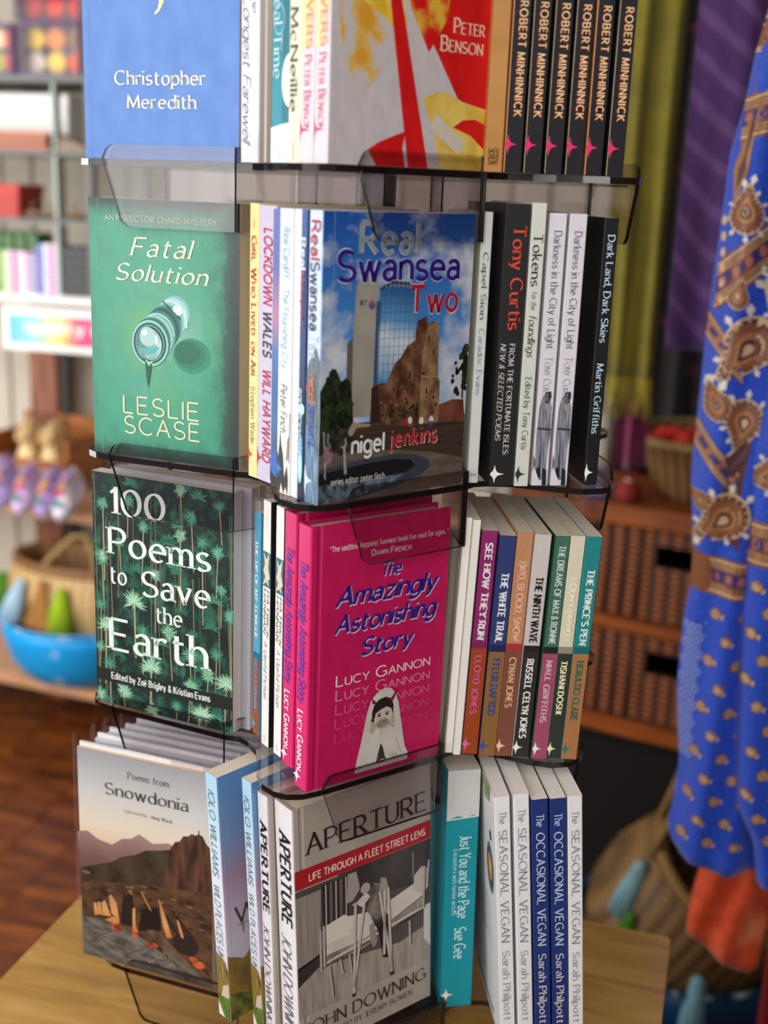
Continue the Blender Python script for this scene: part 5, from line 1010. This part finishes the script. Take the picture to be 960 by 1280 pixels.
def hang(name, label, Mw, xl, xr, z0, z1, amp, k, mat, cat='scarf', flare=0, group=None, thick=.002):
    r = rg(name, label, cat, Mw, group)
    def fn(s, t):
        x = (xl+(xr-xl)*s)+flare*(t)*(s-.5); return (x, amp*(math.sin(k*s*2*PI+.7*math.sin(t*4))+.35*math.sin(k*1.9*s*2*PI+1+t*2)), z1+(z0-z1)*t)
    cloth('cloth', r, fn, 0, 0, 0, 0, 48, 24, mat, thick); return r, fn
# rail that the scarves hang from, fixed between two ceiling droppers
r = rg('hanging_rail', 'dark metal rail that the scarves and clothes hang from', 'rail', frame((.467, 1.054), -40))
b = MB(); b.tube([(-.35, 0, 2.16), (.75, 0, 2.16)], .012, 10); b.build('bar', flat('1c1a1a', .4), r, True)
for x in (-.33, .73):
    b = MB(); b.tube([(x, 0, 2.17), (x, 0, 2.699)], .008, 8); b.build('dropper', flat('1c1a1a', .4), r, True)
r, fn = hang('fringed_scarf', 'mustard green scarf with a fringed end hanging from the rail', frame((.467, 1.054), -16), -.075, .028, 1.252, 2.15, .010, 2, fabric('mustard_wool', '6a5f0e', '827816', 220, ('spots', '585010', 9.0, .45, .8)))
for i in range(20):
    p = Vector(fn((i+.5)/20, 1)); L = .06+.02*rnd.random(); b = MB(); b.tube([p, p+Vector((rnd.uniform(-.004, .004), .002, -L*.5)), p+Vector((rnd.uniform(-.009, .009), 0, -L))], [.0034, .003, .0018], 5); b.build('fringe_strand', flat('98862a', .9), r, True)
hang('magenta_cloth', 'magenta cloth hanging below the fringe of the mustard green scarf', frame((.48, 1.12), -16), -.03, .03, 1.07, 1.9, .012, 1.5, fabric('magenta_cotton', '6a1440', '8c2058', 200), 'cloth')
hang('patterned_scarf', 'deep purple patterned scarf hanging beside the blue paisley shawl', frame((.451, .647), -16), -.028, .088, 1.353, 2.1, .006, 1.2, fabric('purple_weave', '3a1a50', '4c2864', 300, ('zig', '5c3a70', 11.0, .55, .95)), flare=.006)
for j, (dx, dy, lab) in enumerate(((.02, .36, 'black garment with magenta flowers hanging deepest behind the scarves'), (.15, .22, 'black garment with magenta flowers hanging behind the purple scarf'), (.33, .12, 'black garment with magenta flowers hanging behind the blue shawl'))):
    hang('dark_garment', lab, frame((.64+dx*1.25, 1.42+dy), -24), -.10, .12, .62, 2.14, .022, 2.5, fabric('dark_floral_%d' % j, '080607', '120c0e', 120, ('spots', '8a1f50', 13.0, .60, .68)), 'garment')
# basket in the blue tub on the floor
BK = frame((.53, .937), -16)
tub('plastic_tub', 'deep blue tub on the floor holding the tilted seagrass basket', BK @ Matrix.Translation((.09, .02, .0)), .215, .205, '0f3f68', '14507e', False)
r = rg('seagrass_basket', 'brown seagrass basket with rope handle and tassels, tilted in the deep blue tub', 'basket', BK @ Matrix.Translation((.03, .02, .15)) @ Matrix.Rotation(R(14), 4, 'X') @ Matrix.Rotation(R(30), 4, 'Y'))
SE2 = wicker('seagrass_dull', '5a4020', 'a07c48', '7e5c30', 26)
b = MB(); b.lathe([(.001, -.05), (.09, -.05), (.135, -.01), (.172, .07), (.18, .14), (.168, .21), (.150, .26), (.138, .262), (.152, .20), (.163, .13), (.145, .06), (.09, -.03), (.001, -.04)], 40); b.build('basket_body', SE2, r, True)
b = MB(); b.lathe([(.134, .256), (.152, .254), (.155, .268), (.142, .274), (.131, .267)], 40); b.build('rim', flat('8a6a38', .8), r, True)
for s_ in (-1, 1):
    b = MB(); b.tube([(-.142, s_*.04-.01, .24), (-.165, s_*.045-.01, .33), (-.19, s_*.05-.01, .42), (-.19, s_*.03-.01, .49), (-.165, -.01, .52)], .008, 8); b.build('rope_handle', flat('8c6a3a', .8), r, True)
tassel(r, (-.155, -.07, .235), .11, .011, .022, '7fa6ae', lean=(-.35, -.1)); tassel(r, (-.125, -.125, .17), .12, .011, .022, '3f7420', lean=(-.3, -.1)); tassel(r, (.02, -.175, .17), .15, .012, .022, '6f9aa6', lean=(-.1, -.15))
# ------------------------------------------------------------------ blue paisley shawl, orange bag, red post
SH = frame((.42, .293), -16)
LEFT = [(2.02, .03), (1.774, -.005), (1.729, -.014), (1.671, -.02), (1.62, -.03), (1.541, -.032), (1.496, -.034), (1.404, -.036), (1.337, -.036), (1.279, -.036), (1.24, -.036), (1.16, -.025), (1.12, -.02), (1.056, -.026), (.97, -.025), (.905, -.018), (.861, -.012), (.803, -.014), (.756, -.018), (.735, -.010)]
FOLD = [(2.02, .10), (1.6, .075), (1.45, .055), (1.372, .04), (1.324, .032), (1.285, .024), (1.207, .029), (1.127, .035), (1.044, .042), (.938, .049), (.83, .063), (.78, .09), (.72, .10)]
def interp(tb_, z):
    for (za, xa), (zb, xb) in zip(tb_, tb_[1:]):
        if za >= z >= zb: return xa+(xb-xa)*(za-z)/(za-zb)
    return tb_[0][1] if z > tb_[0][0] else tb_[-1][1]
def dA(x, z): return .012*math.sin(x*55+z*3)+.006*math.sin(x*120-z*6+1)+.004*math.sin(z*19)
def fA(s, t):
    z = 2.02+(.735-.012*math.sin(s*PI)-2.02)*t; xl = interp(LEFT, z); x = xl+(.15-xl)*s; e = max(0, 1-s*7); return (x, dA(x, z)+.02*e*e, z)
def fB(s, t):
    z = 2.02+(.722-2.02)*t; xl = interp(FOLD, z); x = xl+(.20-xl)*s; e = max(0, 1-s*6); return (x, -.026+.010*math.sin(x*48+1.2)+.028*e*e, z)
BLUE = fabric('royal_blue_cotton', '0d3cb4', '1a50d0', 260, None, .75)
r = rg('paisley_shawl', 'royal blue paisley shawl with brown striped bands hanging at the right', 'shawl', SH)
pa = cloth('cloth_panel', r, fA, 0, 0, 0, 0, 40, 90, BLUE); pb = cloth('front_fold', r, fB, 0, 0, 0, 0, 30, 80, BLUE)
def mapA(X, Z, o):
    xl = interp(LEFT, Z); e = max(0, 1-max(0, (X-xl)/(.15-xl))*7); X = max(X, xl); return (X, dA(X, Z)+.02*e*e-o, Z)
def mapB(X, Z, o):
    xl = interp(FOLD, Z); X = max(X, xl); e = max(0, 1-max(0, (X-xl)/(.20-xl))*6); return (X, -.026+.010*math.sin(X*48+1.2)+.028*e*e-o, Z)
BR, BRD, CRM, PUR, LBL = '8a5434', '5a3034', 'd8b88c', '43306e', '7f93d8'
def strip(A, p, q, w, col, L, n=14):       # ribbon subdivided so that it follows the folds
    for i in range(n):
        a = [p[k]+(q[k]-p[k])*i/n for k in (0, 1)]; b = [p[k]+(q[k]-p[k])*(i+1)/n for k in (0, 1)]
        A.poly([(a[0], a[1]-w/2), (b[0], b[1]-w/2), (b[0], b[1]+w/2), (a[0], a[1]+w/2)], col, L)
def band(A, p, q, w):
    strip(A, p, q, w, BR, 1); strip(A, (p[0], p[1]+w*.40), (q[0], q[1]+w*.40), w*.06, CRM, 2); strip(A, (p[0], p[1]-w*.40), (q[0], q[1]-w*.40), w*.06, CRM, 2)
    for f in (.30, .22, -.22, -.30): strip(A, (p[0], p[1]+w*f), (q[0], q[1]+w*f), w*.025, CRM, 2)
    strip(A, p, q, w*.32, PUR, 3)
    n = max(3, int(abs(q[0]-p[0])/.013))
    for i in range(n):
        x = p[0]+(q[0]-p[0])*(i+.5)/n; z = p[1]+(q[1]-p[1])*(i+.5)/n; A.ell(x, z, .0045, w*.12, 'b06a58', 4, 8)
def paisley(A, cx, cz, s, rot, petals=True):
    def P(x, y): c, d = math.cos(rot), math.sin(rot); return (cx+s*(x*c-y*d), cz+s*(x*d+y*c))
    drop = []
    for i in range(20):
        a = 2*PI*i/20; rr = .5*(1-.25*math.sin(a)); drop.append((rr*math.cos(a)+(.35*max(0, math.sin(a))**3), rr*1.1*math.sin(a)+(.35*max(0, math.sin(a))**4)))
    if petals:
        for i in range(20):
            if i % 2: continue
            x, y = drop[i]; A.poly([P(x*1.02, y*1.02), P(x*1.28-y*.14, y*1.28+x*.14), P(x*1.48, y*1.48), P(x*1.28+y*.14, y*1.28-x*.14)], 'e4dccb', 3)
    for k, c, L in ((1.08, CRM, 4), (1.0, BRD, 5), (.86, BR, 6), (.55, 'b07a4c', 7), (.35, BRD, 8), (.2, CRM, 9)): A.poly([P(x*k, y*k) for x, y in drop], c, L)
    for i in range(20):
        x, y = drop[i]; A.ell(*P(x*.93, y*.93), s*.035, s*.035, CRM, 7, 5)
def motif(A, cx, cz, s, rot=0):
    def P(x, y): c, d = math.cos(rot), math.sin(rot); return (cx+s*(x*c-y*d), cz+s*(x*d+y*c))
    for k, c, L in ((1, BR, 3), (.72, CRM, 4), (.5, 'a8783c', 5)):
        for sx in (-1, 1): A.poly([P(0, -.5*k), P(sx*.42*k, -.25*k), P(sx*.5*k, .15*k), P(sx*.25*k, .42*k), P(sx*.2*k, .0)], c, L)
        A.poly([P(-.13*k, -.4*k), P(.13*k, -.4*k), P(.17*k, .2*k), P(0, .6*k), P(-.17*k, .2*k)], c, L+1)
    A.poly([P(-.25, -.62), P(.25, -.62), P(.08, -.42), P(-.08, -.42)], CRM, 5)
for mp, par, x1, off in ((mapA, pa, .15, 0), (mapB, pb, .20, .012)):
    A = Art(mp, 1, 1, .0012, .00016); A.fan = True
    X0 = lambda z: interp(LEFT if mp is mapA else FOLD, z)
    if mp is mapA:
        band(A, (-.03, 1.47), (.15, 1.63), .058); band(A, (-.02, 1.655), (.15, 1.70), .05); A.poly([(-.012, 1.68), (.05, 1.70), (.15, 1.73), (.15, 1.86), (.02, 1.82), (-.008, 1.76)], BR, 1); paisley(A, .02, 1.755, .06, 2.5)
        paisley(A, -.006, 1.555, .035, .4); A.poly([(-.012, 1.665), (-.004, 1.66), (-.008, 1.60), (-.020, 1.56), (-.024, 1.60)], 'a8743c', 4); A.poly([(-.010, 1.655), (-.006, 1.65), (-.011, 1.60), (-.019, 1.575), (-.019, 1.60)], BRD, 5)
        for i in range(6): A.ell(-.028+.001*i, 1.545-.018*i, .003, .006, CRM, 4, 6)
        paisley(A, .014, 1.40, .055, 2.9); paisley(A, -.004, 1.462, .022, .2, False); paisley(A, .055, 1.45, .05, 1.2)
        band(A, (-.04, 1.43), (.012, 1.375), .03); paisley(A, -.016, 1.335, .032, .9, False); paisley(A, .02, 1.315, .04, 3.4); band(A, (-.04, 1.30), (.02, 1.24), .034); A.poly([(.0, 1.27), (.03, 1.30), (.03, 1.16), (.01, 1.18)], BRD, 1)  # last dark patch paints the shaded gap beside the front fold
        paisley(A, .008, 1.195, .05, 2.7); paisley(A, -.022, 1.215, .022, 1.5, False)
        band(A, (-.03, 1.125), (.06, 1.122), .05)
        for j in range(11):
            z = 1.075-.031*j
            for i in range(6):
                x = .012+.034*i+(.017 if j % 2 else 0)-.004*j*.3
                if x > interp(LEFT, z)+.012 and x < .13: motif(A, x, z, .0155, (rnd.random()-.5)*.8+1.3)
        for j in range(16):      # pale lattice on the turned hem
            z = 1.05-.0115*j
            for i in range(3):
                x = -.021+.0075*i+(.0037 if j % 2 else 0); A.ring(x, z, .0036, .006, .35, 'a8b8e8', 3, 6)
        strip(A, (.001, 1.06), (.0025, 1.058), .004, LBL, 3, 2)
    else:
        paisley(A, .075, 1.34, .05, .8); paisley(A, .058, 1.26, .04, 2.2); band(A, (.028, 1.175), (.20, 1.185), .055); paisley(A, .12, 1.28, .05, 2.0)
        for j in range(14):
            z = 1.125-.030*j
            for i in range(5):
                x = .055+.034*i+(.017 if j % 2 else 0)
                if x > interp(FOLD, z)+.010 and x < .19: motif(A, x, z, .0165, (rnd.random()-.5)*.8+1.3)
    A.emit(par)
r = rg('orange_bag', 'orange tie dyed cloth bag hanging below the blue paisley shawl', 'bag', frame((.51, .317), -16))
ORG = fabric('orange_tie_dye', 'b83410', 'd84e18', 30, ('spots', 'e8885a', 14.0, .55, .8), .85)
def fO(s, t):
    zt = .80; zb = .60-.045*min(1, s*1.4)+.10*max(0, s-.85); z = zt+(zb-zt)*t; x = -.052+.10*s+.006*math.sin(t*5); return (x, -.012*math.sin(PI*s)+.005*math.sin(s*14+t*4), z)
cloth('bag_front', r, fO, 0, 0, 0, 0, 24, 18, ORG)
cloth('bag_back', r, lambda s, t: (fO(s, t)[0], .02+.012*math.sin(PI*s), fO(s, t)[2]), 0, 0, 0, 0, 24, 18, ORG)
b = MB(); b.tube([(-.03, .005, .79), (-.02, .01, 1.2), (.0, .012, 1.6)], .003, 6); b.build('strap', flat('1a1414', .8), r, True)
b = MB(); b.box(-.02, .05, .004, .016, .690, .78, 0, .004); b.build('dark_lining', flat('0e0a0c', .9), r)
r = rg('red_post', 'dark red painted post standing below the blue paisley shawl', 'post', frame((.553, .20), -16))
b = MB(); b.box(-.032, .05, -.02, .02, 0, .69, 0, .004); b.build('post_body', mottle('5a0c10', '7c1418', 6, which='Object', stretch=(8, 8, 2)), r); b = MB(); b.box(-.036, .054, -.024, .024, .69, .705, 0, .004); b.build('post_cap', flat('6a1014', .5), r)
